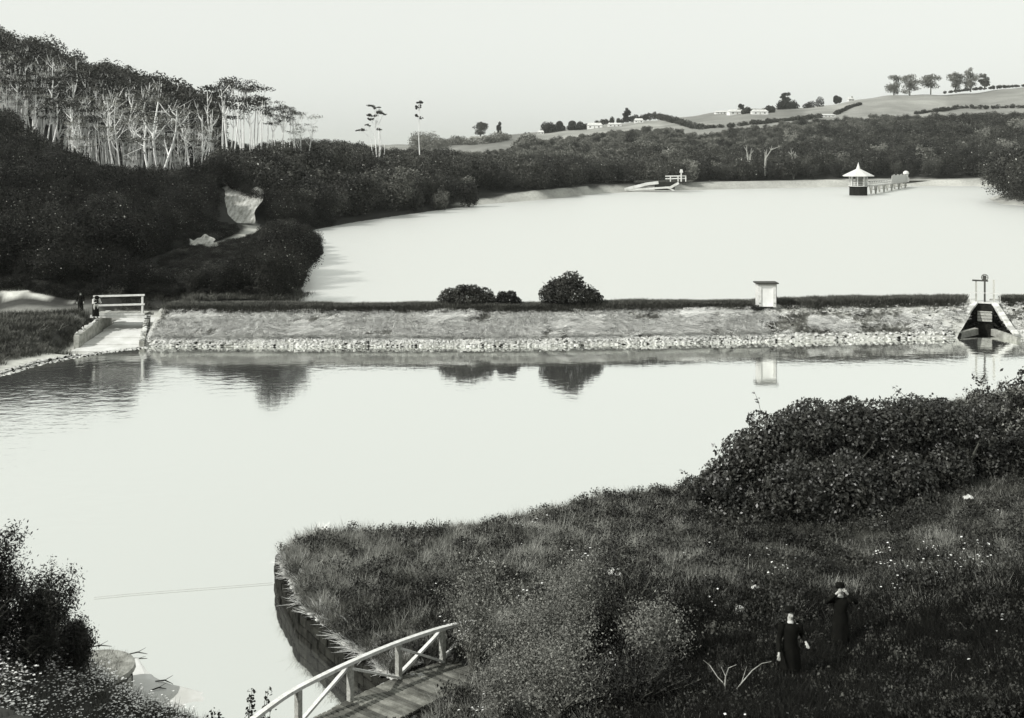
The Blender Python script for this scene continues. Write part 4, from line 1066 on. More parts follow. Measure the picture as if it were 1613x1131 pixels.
# ------------------------------------------------------------------ farms on the skyline
def house(px, py, wpx, hpx, label, roof=M_ROOF, D=None, gable=False, cat='house'):
    if D is None: x, D, z = ray_ground(px, py, 385)
    else: x, z = wx(px, D), CAMZ - (py - 234) / 1750 * D
    s = 1750 / D; W = wpx / s; Ht = hpx / s; wall = Ht * .55; dp = W * .6
    t = empty('farmhouse' if cat == 'house' else 'shed', (x, D, z - .2)); tag(t, label, cat); t.rotation_euler.z = random.uniform(-.15, .15)
    MB().box((0, 0, wall / 2 - .5), (W, dp, wall + 1)).build('wall', M_WALLF, t)
    r = MB()
    if gable: r.add([(-W / 2, -dp / 2 - .3, wall), (W / 2, -dp / 2 - .3, wall), (0, -dp / 2 - .3, Ht), (-W / 2, dp / 2 + .3, wall), (W / 2, dp / 2 + .3, wall), (0, dp / 2 + .3, Ht)], [(0, 1, 2), (5, 4, 3), (0, 3, 4, 1), (1, 4, 5, 2), (2, 5, 3, 0)])
    else: r.add([(-W / 2 - .3, -dp / 2 - .3, wall), (W / 2 + .3, -dp / 2 - .3, wall), (W / 2 + .3, dp / 2 + .3, wall), (-W / 2 - .3, dp / 2 + .3, wall), (-W / 2 * .8, 0, Ht), (W / 2 * .8, 0, Ht)], [(0, 1, 5, 4), (1, 2, 5), (2, 3, 4, 5), (3, 0, 4), (3, 2, 1, 0)])
    rf = r.build('roof', roof, t)
    if cat == 'house': MB().box((W * .25, 0, Ht), (.9, .9, 1.6)).build('chimney', M_MASON, rf)
    for q in (-.28, .28): MB().box((W * q, -dp / 2 - .03, wall * .5), (max(.9, W * .1), .08, wall * .4)).build('window', M_GLASS, t)
    MB().box((0, -dp / 2 - .04, wall * .38), (W * .09, .1, wall * .76)).build('door', M_WOODG, t)
house(782, 220, 22, 13, 'white farmhouse with broad pale gable roof at the left end of the ridge', gable=True)
house(752, 222, 26, 8, 'long low shed with a dull roof at the far left of the ridge', M_ROOFD, cat='shed')
house(852, 211, 9, 6, 'tiny white shed between hedges on the left ridge', cat='shed')
house(937, 202, 24, 9, 'pale roofed farm building right of the long dark hedge', cat='house')
house(968, 199, 22, 6, 'low white shed beside the lone round tree', cat='shed')
house(1006, 193, 14, 7, 'small white building just above the small rounded field', cat='shed')
house(1135, 179, 18, 5, 'low pale shed at the left of the two white farm roofs', cat='shed')
house(1159, 180, 25, 8, 'long white roofed farmhouse, left of a near identical one', cat='house')
house(1196, 180, 25, 8, 'long white roofed farmhouse beside dark trees in mid ridge', cat='house')
house(1304, 184, 21, 5, 'pale low barn roof at the upper edge of the bush', cat='shed')
house(1340, 159, 9, 6, 'tiny pale house behind the hedge left of the tall gums', cat='house')
house(1461, 146, 20, 8, 'pale roofed house under the tall gum trees', cat='house')
house(1082, 242, 14, 5, 'small pale shed in the bush at mid slope, left of a pair', cat='shed')
house(1102, 241, 16, 8, 'small pale gabled building in the bush at mid slope, right of a pair', gable=True, cat='shed')

def field_tree(px, base, top, w_, label, seed, m=None, name='broadleaf_tree', lumps=None, n=2600):
    x, D, z = ray_ground(px, base, 385)
    if D > 1300: D = 800; x = wx(px, D); z = CAMZ - (base - 234) / 1750 * D
    s = 1750 / D; h = (base - top) / s; r = w_ / s / 2 * 1.15; t = empty(name, (x, D, z - .3)); tag(t, label, 'tree')
    g = np.random.default_rng(seed)
    lm = [(g.uniform(-.6, .6) * r, g.uniform(-.5, .5) * r, h * g.uniform(.14, .9), r * g.uniform(.35, .6), r * g.uniform(.3, .5), h * g.uniform(.10, .19)) for _ in range(16)] + [(0, 0, h * .9, r * .35, r * .35, h * .1)]
    link('crown', crown_mesh('crown', lm, n, .8, m or M_LEAF_MID, seed, .4), t)
    MB().tube([(0, 0, -1), (.2, 0, h * .4), (0, 0, h * .85)], [.5, .35, .12], 5).tube([(.1, 0, h * .3), (r * .5, 0, h * .6)], [.25, .1], 4).tube([(.1, 0, h * .35), (-r * .5, 0, h * .65)], [.25, .1], 4).build('trunk', M_BARK, t)
for a in [(1408, 150, 117, 24, 'leftmost and loosest tall gum tree on the right skyline'), (1433, 149, 116, 32, 'broad tall gum tree, second from the left on the right skyline'), (1466, 146, 116, 34, 'rounded tall gum tree above the pale roofed house'),
          (1505, 142, 112, 28, 'dense gum tree, left one of the skyline group near the right edge'), (1529, 142, 105, 20, 'tallest narrow gum tree on the skyline near the right edge'), (1551, 138, 115, 15, 'small slender gum tree, last on the right skyline'),
          (1237, 163, 145, 17, 'round headed tree rising from the dark hedge in mid ridge'), (987, 190, 169, 14, 'lone small round tree standing above the ridge hedge'), (757, 214, 191, 22, 'leaning open tree over the low shed at the ridge end'),
          (787, 212, 191, 9, 'narrow pointed tree beside the white farmhouse'), (1167, 176, 163, 9, 'small dark tree behind the white farm roofs'), (722, 228, 214, 8, 'small isolated round tree at the faded left end of the ridge')]:
    field_tree(a[0], a[1], a[2], a[3], a[4], int(a[0]), M_LEAF_DARK if a[0] < 1300 else M_LEAF_MID)
def hedge(pts, w_, h, label, seed, m=None, n=6500):
    W = []
    for p in pts:
        x, D, z = ray_ground(p[0], p[1], 385)
        if D > 1400: D = 820; x = wx(p[0], D); z = CAMZ - (p[1] - 234) / 1750 * D
        W.append(Vector((x, D, z)))
    g = np.random.default_rng(seed); lm = []
    for a, b in zip(W[:-1], W[1:]):
        k = max(2, int((b - a).length / (w_ * 1.1)))
        for i in range(k):
            p = a.lerp(b, (i + g.uniform(0, 1)) / k) - W[0]; hh = h * g.uniform(.5, 1.15); lm.append((p.x, p.y + g.uniform(-1, 1), p.z + hh * .4, w_ * g.uniform(.6, 1), w_ * g.uniform(.6, 1), hh * .6))
    t = empty('hedge', W[0]); tag(t, label, 'hedge')
    link('foliage', crown_mesh('foliage', lm, n, .8, m or M_LEAF_DARK, seed, .3), t)
hedge([(856, 210), (880, 207), (905, 205), (929, 203)], 4, 6.5, 'long tall dark hedge in the left middle of the ridge', 1)
hedge([(878, 200), (905, 198)], 4, 6, 'second row of bushes behind the long dark hedge', 2)
hedge([(940, 196), (970, 194), (1010, 189), (1045, 185)], 2.5, 4.5, 'thin uneven hedge along the ridge right of the lone round tree', 3)
hedge([(1227, 173), (1250, 171), (1275, 170), (1298, 168)], 4, 6.5, 'dark clumpy hedge in mid ridge below the round headed tree', 4)
hedge([(1312, 162), (1325, 160)], 3, 5, 'short round clump of dark bushes on the ridge', 5)
hedge([(1170, 180), (1180, 178), (1220, 177)], 2.5, 4, 'low dark bushes around the white farm roofs', 6)
hedge([(1038, 187), (1060, 193), (1080, 199), (1099, 204)], 3.5, 4, 'dark hedge running down diagonally between the two nearer fields', 7)
hedge([(1101, 204), (1180, 197), (1290, 186)], 3, 3, 'low dark hedge along the lower edge of the middle field', 8)
hedge([(1315, 181), (1335, 172), (1356, 165)], 2, 2.2, 'thin diagonal hedge across the middle field', 9)
hedge([(1440, 181), (1475, 176), (1510, 171), (1613, 170), (1700, 169)], 2, 2.4, 'dark hedge bounding the pale wedge of field at the right', 10)
hedge([(1488, 147), (1530, 142), (1613, 136), (1700, 132)], 2, 2.2, 'dark hedge along the top of the right skyline field', 11)
hedge([(690, 232), (730, 228), (770, 226), (800, 220)], 5, 6, 'faded bushes at the low left end of the ridge', 12, M_LEAF_MID)
hedge([(650, 238), (690, 236)], 8, 12, 'faded distant wood beyond the thin lone tree', 13, M_LEAF_MID)
hedge([(820, 240), (835, 238), (850, 238)], 7, 9, 'large rounded grey bush in the field below the farms', 14, M_LEAF_MID)

# ------------------------------------------------------------------ near bank: retaining wall
WL = [Vector(p + (0,)) for p in [(-6.4, 37.1), (-7.0, 36.2), (-7.27, 35), (-6.77, 33.25), (-5.7, 30.7), (-4.34, 28.75), (-3.0, 27), (-3.1, 24.6)]]
def retaining_wall():
    t = empty('retaining_wall', (-5, 30, 0)); tag(t, 'dark stone retaining wall with pale rubble coping round the grassy point', 'retaining wall')
    O = Vector((-5, 30, 0)); g = np.random.default_rng(3)
    for r in range(3):
        acc = 0.0
        for a, b in zip(WL[:-1], WL[1:]):
            L = (b - a).length; u = (b - a).normalized(); nrm = Vector((u.y, -u.x, 0)); s = 0.0
            if nrm.x > 0: nrm = -nrm
            while s < L:
                w_ = g.uniform(.32, .58); w_ = min(w_, L - s + .05)
                c = a + u * (s + w_ / 2) + nrm * (.04 + g.uniform(-.03, .03)) + Vector((0, 0, -.12 + r * .27 + .13))
                M = Matrix((u, nrm, Vector((0, 0, 1)))).transposed()
                MB().box(c - O, (w_ - .02, .34, .25), M).build('stone', M_STONE_D, t, bevel=.03)
                s += w_
    P, Rr, S, I = [], [], [], []
    for a, b in zip(WL[:-1], WL[1:]):
        for k in range(int((b - a).length * 70)):
            u = (b - a).normalized(); nrm = Vector((-u.y, u.x, 0)); nrm = nrm if nrm.x > 0 else -nrm
            p = a.lerp(b, g.uniform()) + nrm * g.uniform(-.05, .9); s = g.uniform(.05, .2)
            P.append((p.x + 5, p.y - 30, .72 + g.uniform(-.02, .05))); Rr.append((g.uniform(-.3, .3), g.uniform(-.3, .3), g.uniform(0, 6.28))); S.append((s * 1.3, s, s * .6)); I.append(g.integers(0, 4))
    scatter('coping_rubble', P, Rr, S, I, STONEP, t)
    P, Rr, S, I = [], [], [], []
    for a, b in zip(WL[:-2], WL[1:-1]):
        for k in range(int((b - a).length * 34)):
            u = (b - a).normalized(); nrm = Vector((-u.y, u.x, 0)); nrm = nrm if nrm.x > 0 else -nrm
            p = a.lerp(b, g.uniform()) + nrm * g.uniform(-.02, 1.0)
            P.append((p.x + 5, p.y - 30, .72)); Rr.append((0, 0, math.atan2(-nrm.y, -nrm.x) + g.normal(0, .9))); s = g.uniform(.22, .45); S.append((s, s, s)); I.append(g.integers(0, 5))
    scatter('wall_grass', P, Rr, S, I, T_STRAW + T_STRAWD, t)
    core = MB()
    for a, b in zip(WL[:-1], WL[1:]):
        u = (b - a).normalized(); nrm = Vector((-u.y, u.x, 0)); nrm = nrm if nrm.x > 0 else -nrm
        core.bar(a + nrm * .28 - O + Vector((0, 0, .1)) - u * .1, b + nrm * .28 - O + Vector((0, 0, .1)) + u * .1, .5, 1.15)
    core.build('wall_core', M_STONE_D, t)
retaining_wall()

# ------------------------------------------------------------------ arched footbridge in front
def arched_bridge():
    # plan line of the railing and rail heights read off its posts
    PL = [(wx(380, 22.6), 22.6, 1.70), (wx(425, 23.3), 23.3, 1.79), (wx(470, 24.0), 24.0, 1.84), (wx(552, 25.3), 25.3, 1.79), (wx(628, 26.6), 26.6, 1.67), (wx(697, 27.8), 27.8, 1.50), (wx(745, 28.7), 28.7, 1.28), (wx(790, 29.6), 29.6, 1.0)]
    t = empty('arched_footbridge', (-3.7, 25.3, 0)); tag(t, 'arched timber footbridge with a white handrail, braces and a planked deck', 'footbridge'); O = Vector((-3.7, 25.3, 0))
    rail = [Vector(p) - O for p in PL]
    rb = MB()
    def cr(t_):   # smooth curve through the rail points
        i = min(int(t_), len(rail) - 2); f = t_ - i; p0, p1, p2, p3 = rail[max(i - 1, 0)], rail[i], rail[i + 1], rail[min(i + 2, len(rail) - 1)]
        return .5 * ((2 * p1) + (p2 - p0) * f + (2 * p0 - 5 * p1 + 4 * p2 - p3) * f * f + (3 * p1 - p0 - 3 * p2 + p3) * f ** 3)
    n = 28
    pts = [cr(k * 6.0 / n) for k in range(n + 1)]
    for a, b in zip(pts[:-1], pts[1:]): rb.bar(a, b + (b - a) * .04, .12, .075)
    rb.build('handrail', M_WOODW, t)
    H = .88; side = Vector((1.25, -.95, 0)).normalized()
    dk = lambda p: p - Vector((0, 0, H))
    for i in (1, 2, 3, 4, 5):
        p = rail[i]
        if i == 1: continue
        MB().bar(dk(p) - Vector((0, 0, .35)), p - Vector((0, 0, .04)), .13, .13, up=side).build('post', M_WOODG, t, bevel=.012)
        q = p + side * 1.45
    up = Vector((0, 0, 1))
    off = side * -.0
    for i, j in ((3, 2), (5, 4)):
        MB().bar(rail[i] - up * .08 - side * .05, dk(rail[j]) + up * .05 - side * .05, .09, .06).build('brace', M_WOODW, t)
    for i, j in ((3, 4), (4, 5)):
        MB().bar(rail[i] - up * .12 + side * .04, dk(rail[j]) + up * .05 + side * .04, .08, .05).build('brace', M_WOODW, t)
    MB().bar(rail[6] - up * .10, dk(rail[5]) + up * .1, .09, .06).build('brace', M_WOODW, t)
    # deck planks laid across, following the arch
    k = 0
    L = 6.2; m = 66
    for k in range(m):
        a = cr(k * 5.35 / m); b = cr((k + .74) * 5.35 / m)
        c = dk((a + b) / 2) + side * .68; u = (b - a); w_ = u.length; u.normalize(); z = side.cross(u); z = z if z.z > 0 else -z
        M = Matrix((side, u, z)).transposed()
        MB().box(c + up * random.uniform(-.006, .006), (1.5 + random.uniform(-.04, .04), w_, .05), M).build('plank', M_DECK, t)
    for q in (.08, 1.3):
        bm = MB(); P_ = [dk(cr(k * 5.4 / 16)) + side * q - up * .14 for k in range(17)]
        for a, b in zip(P_[:-1], P_[1:]): bm.bar(a, b, .14, .22)
        bm.build('beam', M_DARK, t)
arched_bridge()

# round stone pier and flowery bank at the lower left
def pier():
    c = Vector((wx(146, 27.0), 27.0, -.55)); t = empty('stone_pier', c); tag(t, 'round stone pier end with a projecting coping at the water, under the dark bush', 'pier')
    g = np.random.default_rng(9)
    MB().lathe((0, 0, 0), [(.80, -.8), (.80, 1.34)], 20).build('core', M_STONE_D, t)
    for r in range(5):
        n = 15
        for k in range(n):
            a = (k + .5 * (r % 2)) * 2 * math.pi / n; u = Vector((-math.sin(a), math.cos(a), 0)); nn = Vector((math.cos(a), math.sin(a), 0))
            MB().box(nn * (.80 + g.uniform(-.02, .02)) + Vector((0, 0, -.1 + r * .26 + .12)), (2 * math.pi * .86 / n - .025, .2, .235), Matrix((u, nn, Vector((0, 0, 1)))).transposed()).build('stone', M_MASON if g.uniform() < .5 else M_STONE_D, t, bevel=.02)
    scatter('pier_grass', [(.8 * math.cos(k * 2.4) * (k / 40) ** .5, .8 * math.sin(k * 2.4) * (k / 40) ** .5, 1.42) for k in range(40)], [(0, 0, k) for k in range(40)], [(.7, .7, .7)] * 40, [k % 3 for k in range(40)], T_DARK, t)
    MB().lathe((0, 0, 1.30), [(.96, 0), (1.0, .04), (.98, .14), (.9, .16)], 24).build('coping', M_MASON, t)
pier()
# thin pale silt shelf at the water's edge
SI = [on(130, 1017), on(180, 1019), on(214, 1026), on(222, 1040), on(236, 1056), on(262, 1072), on(290, 1082), on(336, 1092), on(360, 1101), on(330, 1130), on(240, 1135), on(150, 1125), on(90, 1060)]
cen = sum((Vector(p) for p in SI), Vector()) / len(SI); V = []; Fc = []; nn_ = len(SI) * 4; rg = 10
for j in range(rg):
    f = 1 - j / (rg - 1)
    for i in range(nn_):
        k_ = i // 4; p = SI[k_].lerp(SI[(k_ + 1) % len(SI)], (i % 4) / 4); q = cen.lerp(p, f * (1 + .05 * math.sin(i * 1.7) + .04 * math.sin(i * .6)))
        V.append((q.x, q.y, -.03 + .07 * (1 - f) ** .7 + .006 * math.sin(q.x * 9) * math.sin(q.y * 7)))
for j in range(rg - 1):
    for i in range(nn_): i2 = (i + 1) % nn_; Fc.append((j * nn_ + i, (j + 1) * nn_ + i, (j + 1) * nn_ + i2, j * nn_ + i2))
sm = MB(); sm.add(V, Fc); so = sm.build('silt_shelf', M_SILT, None, smooth=True); so['kind'] = 'structure'
for i, (a, b, lab) in enumerate((((136, 1021), (176, 1018), 'dark stick at the back edge of the silt shelf'), ((200, 1031), (232, 1030), 'short dark stick on the silt near the middle'), ((245, 1073), (272, 1077), 'curved dark twig near the lower silt edge'), ((236, 1088), (262, 1085), 'dark twig lying close to the bottom bank'))):
    A, B = on(*a, z=.05), on(*b, z=.06); M_ = (A + B) / 2 + Vector((0, .06, .03))
    o = MB().tube([Vector((0, 0, 0)), M_ - A, B - A], [.014, .02, .007], 5).tube([M_ - A, M_ - A + Vector((.15, .2, .03))], [.01, .004], 4).build('driftwood', M_DARK); o.location = A; tag(o, lab, 'stick')
wr = MB(); pp = [on(148, 941, .03), on(200, 936, .03), on(262, 931, .03), on(340, 925, .03), on(430, 918, .03)]
wr.tube([p - pp[0] for p in pp], .006, 5); o = wr.build('boom_line', M_WOODG); o.location = pp[0]; tag(o, 'thin boom line floating across the pond to the point of the wall', 'boom')

# ------------------------------------------------------------------ grass of the near bank
g = np.random.default_rng(21)
def bank_grass(name, label, n, protos, f, hs, seed, hvar=.4):
    g = np.random.default_rng(seed)
    Y = 20 * (62 / 20) ** g.uniform(0, 1, n); X = g.uniform(-.24, .60, n) * Y
    w_ = 1.0; dl = sdf(LOWER, X, Y); Z = height(X, Y)
    k = (dl > .12) & f(X, Y, g.uniform(0, 1, n)) & (Z > .02) & ~((Y < 27.5) & (X < -1.2) & (X - wx(552, 25.3) < (Y - 25.3) * .74 + 2.3) & (X - wx(552, 25.3) > (Y - 25.3) * .74 - .2))
    X, Y, Z = X[k], Y[k], Z[k]; s = g.uniform(.7, 1.35, len(X)) * hs * (1 + .012 * (Y - 25))
    tag(scatter(name, np.stack([X, Y, Z - .02], -1), np.stack([g.normal(0, .12, len(X)), g.normal(0, .12, len(X)), g.uniform(0, 6.28, len(X))], -1), np.stack([s, s, s * g.uniform(1 - hvar, 1 + hvar, len(X))], -1), g.integers(0, len(protos), len(X)), protos), label)
pat = lambda X, Y: wob(X, Y, 2.6, 3) + .8 * wob(X, Y, .7, 6) + .5 * wob(X, Y, .3, 2)
M_SHADE = mat('painted_shade_grass', .004, .010, .5, .8, .08, rand=.5)  # near-black tufts that paint shade over the bank's front right
T_SHADE = [proto('shade_tuft', tuft_mesh('shade_tuft', 22, .45, .24, .03, .55, M_SHADE, 150 + i)) for i in range(2)]
shade = lambda X, Y: sstep(32.0, 27.0, Y + 1.2 * wob(X, Y, 2.0, 7)) * sstep(.5, 3.0, X)  # area of painted shade: grass thinned out, near-black tufts put in
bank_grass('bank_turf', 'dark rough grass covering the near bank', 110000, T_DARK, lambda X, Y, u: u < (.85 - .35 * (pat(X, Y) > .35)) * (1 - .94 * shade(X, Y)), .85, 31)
bank_grass('shade_cover', 'near-black tufts painted as shade along the front of the near bank', 90000, T_SHADE, lambda X, Y, u: u < .95 * shade(X, Y) + .10 * (pat(X, Y) < -.5), .85, 37)
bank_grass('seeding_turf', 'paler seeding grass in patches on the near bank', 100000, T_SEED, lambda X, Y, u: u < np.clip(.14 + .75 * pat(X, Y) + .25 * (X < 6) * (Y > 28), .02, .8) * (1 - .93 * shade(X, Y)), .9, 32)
bank_grass('wild_flowers', 'tiny white flowers scattered through the near bank grass', 9000, T_FLOW, lambda X, Y, u: u < (.05 + .4 * (sdf([(10.5, 30), (16, 30), (16, 33), (10.5, 32)], X, Y) < 0)) * (1 - .8 * shade(X, Y)) * (sdf(LOWER, X, Y) > 2), 1.0, 33)
M_WEED = mat('low_weed_leaf', .014, .075, 1.0, .6, .3, rand=.6)
WEEDP = [proto('weed_clump', crown_mesh('weed_clump', [(0, 0, .12, .3, .3, .22), (.15, .1, .22, .18, .18, .18), (-.15, -.1, .2, .16, .16, .14)], 260, .05, M_WEED if i < 2 else M_LEAF_DARK, 170 + i, .5, 0.0)) for i in range(3)]
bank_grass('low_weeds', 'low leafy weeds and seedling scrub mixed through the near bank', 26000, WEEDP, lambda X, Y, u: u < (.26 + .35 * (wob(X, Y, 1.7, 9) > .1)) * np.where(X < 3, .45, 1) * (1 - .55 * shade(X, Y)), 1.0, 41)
# lower left flowery bank
n = 5200; Y = g.uniform(18.5, 26.5, n); X = g.uniform(-13.5, -2.5, n); dl = sdf(LOWER, X, Y); Z = height(X, Y)
k = (dl > .2) & ~((X - wx(552, 25.3) > (Y - 25.3) * .74 - .3)); X, Y, Z = X[k], Y[k], Z[k]
idx = np.where(g.uniform(0, 1, len(X)) < np.where(X < -7.2, .72, .15), g.integers(3, 5, len(X)), g.integers(0, 3, len(X)))
s = g.uniform(.6, 1.2, len(X))
tag(scatter('daisy_bank', np.stack([X, Y, Z - .02], -1), np.stack([g.normal(0, .15, len(X)), g.normal(0, .15, len(X)), g.uniform(0, 6.28, len(X))], -1), np.stack([s, s, s], -1), idx, T_DARK + T_FLOW), 'white daisies and grass thick on the lower left bank')

# ------------------------------------------------------------------ near bushes
def stems_bush(t, h, r, seed, n, m, rad=.03, wig=.25, up=.7, pieces=6, z0=0, twigs=5):
    g = np.random.default_rng(seed); mb = MB(); tips = []
    for i in range(n):
        a = g.uniform(0, 6.28); q = r * g.uniform(.15, 1); hh = h * g.uniform(.6, 1.08) * (1 - .35 * (q / r) ** 2)
        pts = [Vector((math.cos(a) * q * .12, math.sin(a) * q * .12, z0))]
        for k in range(1, pieces):
            u = k / (pieces - 1); pts.append(Vector((math.cos(a) * q * u ** 1.1 + g.normal(0, .05) * wig * h, math.sin(a) * q * u ** 1.1 + g.normal(0, .05) * wig * h, z0 + hh * u ** up)))
        mb.tube(pts, [rad * (1 - .85 * k / (pieces - 1)) for k in range(pieces)], 4, cap=False); tips += pts[2:]
        for _ in range(twigs):
            p = pts[g.integers(2, pieces)]; e = p + Vector((g.normal(0, 1), g.normal(0, 1), abs(g.normal(0, 1)) * .9)) * .22 * h * .35
            mb.tube([p, p.lerp(e, .5) + Vector(g.normal(0, .02, 3)), e], [rad * .4, rad * .25, rad * .1], 3, cap=False); tips += [e, p.lerp(e, .5)]
    mb.build('branches', m, t); return tips
def spray_leaves(tips, n, rad, size, m, seed, t, name='foliage', aspect=.5):
    g = np.random.default_rng(seed); T = np.array([tuple(p) for p in tips]); k = g.integers(0, len(T), n)
    d = g.normal(0, 1, (n, 3)); P = T[k] + d * rad; d /= np.linalg.norm(d, axis=1)[:, None]
    me = mesh_np(name, leaf_quads(P, d, size, g, aspect, 1.0), np.arange(4 * n).reshape(-1, 4)); me.materials.append(m); return link(name, me, t)
# big dark bush at the right
M_HAW = mat('glossy_dark_leaf', .014, .045, 1.2, .45, .5, rand=.3)
M_BROOM = mat('broom_leaf', .025, .26, 9, .7, .3, detail=3)
def big_bush():
    x0 = wx(1330, 37); t = empty('hawthorn_thicket', (x0, 37, 1.2)); tag(t, 'huge dark rounded leafy thicket standing at the water side of the near bank', 'thicket')
    L = []; g = np.random.default_rng(77)
    sp = [(1150, 36, 735, 38), (1190, 36.5, 690, 45), (1240, 36.5, 665, 50), (1290, 37, 640, 55), (1345, 37, 642, 52), (1400, 37.5, 640, 55), (1455, 38, 632, 52), (1505, 38.5, 640, 48), (1170, 35.2, 790, 45), (1260, 35.2, 740, 60), (1350, 35.4, 730, 60), (1430, 36.4, 720, 60), (1500, 37.4, 705, 48), (1130, 36.6, 760, 30), (1545, 39, 650, 34), (1580, 40, 640, 40), (1620, 40, 625, 45), (1570, 38.5, 700, 40), (1615, 38.5, 690, 40),  (1220, 35, 800, 40), (1300, 35, 790, 45), (1380, 35.4, 775, 45)]
    for px, D, top, r in sp:
        s = 1750 / D; zc = CAMZ - (top + r * .9 - 234) / s; L.append((wx(px, D) - x0, D - 37 + 1.0, zc - 1.2, r * 1.05 / s, r / s, r * .9 / s))
        for _ in range(4): L.append((wx(px, D) - x0 + g.normal(0, .8) * r / s, D - 37 + g.normal(0, .5) * r / s + .8, zc - 1.2 + g.uniform(-.9, .85) * r / s, r * .38 / s, r * .38 / s, r * .30 / s))
    link('crown', crown_mesh('crown', L, 64000, .115, M_HAW, 77, .13, -.1, .9, .6), t)
    L2 = [(a, b, c - .1, d * .72, e * .72, f * .72) for a, b, c, d, e, f in L[::5]]
    link('inner_leaves', crown_mesh('inner_leaves', L2, 9000, .3, M_LEAF_DARK, 78, .15, -.1), t)
    mb = MB()
    for i in range(22):
        l = L[g.integers(0, len(L))]; mb.tube([(l[0] * .8, l[1], -.1), (l[0] * .9 + g.normal(0, .2), l[1], l[2] * .5), (l[0], l[1], l[2] + l[5] * .6)], [.09, .06, .02], 5)
    for i in range(46):     # shoots breaking the outline
        l = L[g.integers(0, len(L))]; p = Vector((l[0] + g.normal(0, .3) * l[3], l[1], l[2] + l[5] * .9)); e = p + Vector((g.normal(0, .35), g.normal(0, .3), g.uniform(.25, .75)))
        mb.tube([p, p.lerp(e, .5) + Vector((.04, 0, 0)), e], [.012, .009, .004], 3)
        P_ = np.array([p.lerp(e, u) for u in g.uniform(.3, 1, 9)]) + g.normal(0, .05, (9, 3))
        if i == 0: SH_ = P_
        else: SH_ = np.vstack([SH_, P_])
    mb.build('branches', M_BARK, t)
    me = mesh_np('shoots', leaf_quads(SH_, g.normal(0, 1, SH_.shape), .12, g), np.arange(4 * len(SH_)).reshape(-1, 4)); me.materials.append(M_HAW); link('shoots', me, t)
big_bush()
def broom(px, D, top, wpx, label, seed, n=60, leaves=9000, leafm=None, size=.075, bark=None, name='broom_bush', wig=.3, rad=.02, spread=.10):
    x = wx(px, D); z = hz(x, D); s = 1750 / D; h = CAMZ - (top - 234) / s - z; t = empty(name, (x, D, z)); tag(t, label, 'bush')
    tips = stems_bush(t, h, wpx / s / 2, seed, n, bark or M_TWIG, rad, wig, .7)
    spray_leaves(tips, leaves, spread, size, leafm or M_BROOM, seed, t); return t
broom(842, 25.6, 925, 210, 'broad twiggy pale leaved bush beyond the end of the arched footbridge', 501, 60, 8500, rad=.012, spread=.13, size=.06)
broom(748, 27.4, 862, 120, 'loose bush of upright pale twigs above the end of the handrail', 502, 38, 3800, rad=.012, spread=.14, size=.06)
broom(905, 27.4, 880, 150, 'pale wispy bush in the middle of the scrub, behind the broad twiggy one', 508, 44, 5200, rad=.011, spread=.15, size=.06)
broom(990, 27.5, 838, 150, 'dark open bush holding a scrap of white cloth', 503, 44, 5200, M_LEAF_DARK, .06, spread=.14, rad=.012)
broom(1030, 25.6, 950, 130, 'pale open scrub at the right end of the tangle', 509, 40, 4600, rad=.011, spread=.15, size=.06)
broom(880, 23.6, 1000, 230, 'low tangled scrub at the bottom centre, nearest of the pale bushes', 504, 60, 7000, rad=.011, spread=.15, size=.055)
broom(790, 24.0, 1046, 90, 'small low bush at the bottom right of the planked deck', 510, 26, 2600, rad=.01, spread=.13, size=.055)
broom(1000, 23.2, 1030, 200, 'dark low scrub at the bottom edge right of the tangle', 511, 44, 6500, M_LEAF_DARK, .055, spread=.14, rad=.01)
broom(1590, 41, 610, 150, 'wiry half bare bush at the right edge beyond the dark thicket', 505, 70, 9000, M_BROOM, .11, M_TWIG)
broom(1625, 40, 580, 50, 'tall sparse dark leaved sapling leaning in at the right edge', 506, 14, 1500, M_LEAF_DARK, .16)
broom(1545, 41, 598, 40, 'thin sprig with a leafy tuft standing above the dark thicket', 507, 5, 300, M_LEAF_DARK, .14)
# left: dark conical bush
def conifer(px, D, top, wpx, label, seed, n=34):
    x = wx(px, D); z = hz(x, D) - .2; s = 1750 / D; h = CAMZ - (top - 234) / s - z; t = empty('manuka_bush', (x, D, z)); tag(t, label, 'bush')
    tips = stems_bush(t, h, wpx / s / 2, seed, n, M_BARK, .03, .22, .8, 8, 0, 9)
    spray_leaves(tips, 19000, .10, .07, M_LEAF_DARK, seed, t, aspect=.35)
conifer(-18, 22.0, 838, 120, 'tall pointed dark bush cut by the left edge', 601, 26)
conifer(62, 22.6, 900, 150, 'dense dark bush with feathery upright tips at the lower left', 602, 46)
conifer(112, 23.6, 985, 70, 'small feathery dark bush leaning over the round stone pier', 603, 20)
def sprig(px, D, top, label, seed, lean):
    x = wx(px, D); z = hz(x, D); s = 1750 / D; h = CAMZ - (top - 234) / s - z; g = np.random.default_rng(seed); t = empty('leafy_sprig', (x, D, z)); tag(t, label, 'sprig')
    mb = MB(); tips = []
    for k in range(4):
        e = Vector((lean * g.uniform(.3, 1.2), g.normal(0, .15), h * g.uniform(.7, 1))); pts = [Vector((0, 0, -.05)), e * .4 + Vector((.05, 0, .05)), e * .75, e]; mb.tube(pts, [.015, .012, .008, .003], 4, cap=False)
        tips += [pts[1].lerp(pts[3], u) for u in g.uniform(0, 1, 7)]
    mb.build('stem', M_BARK, t); spray_leaves(tips, 170, .05, .085, M_LEAF_DARK, seed, t, aspect=.6)
sprig(378, 24.3, 1078, 'leafy sprig left of the near end of the white handrail', 1, .25)
sprig(402, 24.0, 1080, 'leafy sprig touching the lower end of the white handrail', 2, .45)
sprig(345, 23.9, 1098, 'short leafy sprig at the bottom edge above the silt', 3, -.2)
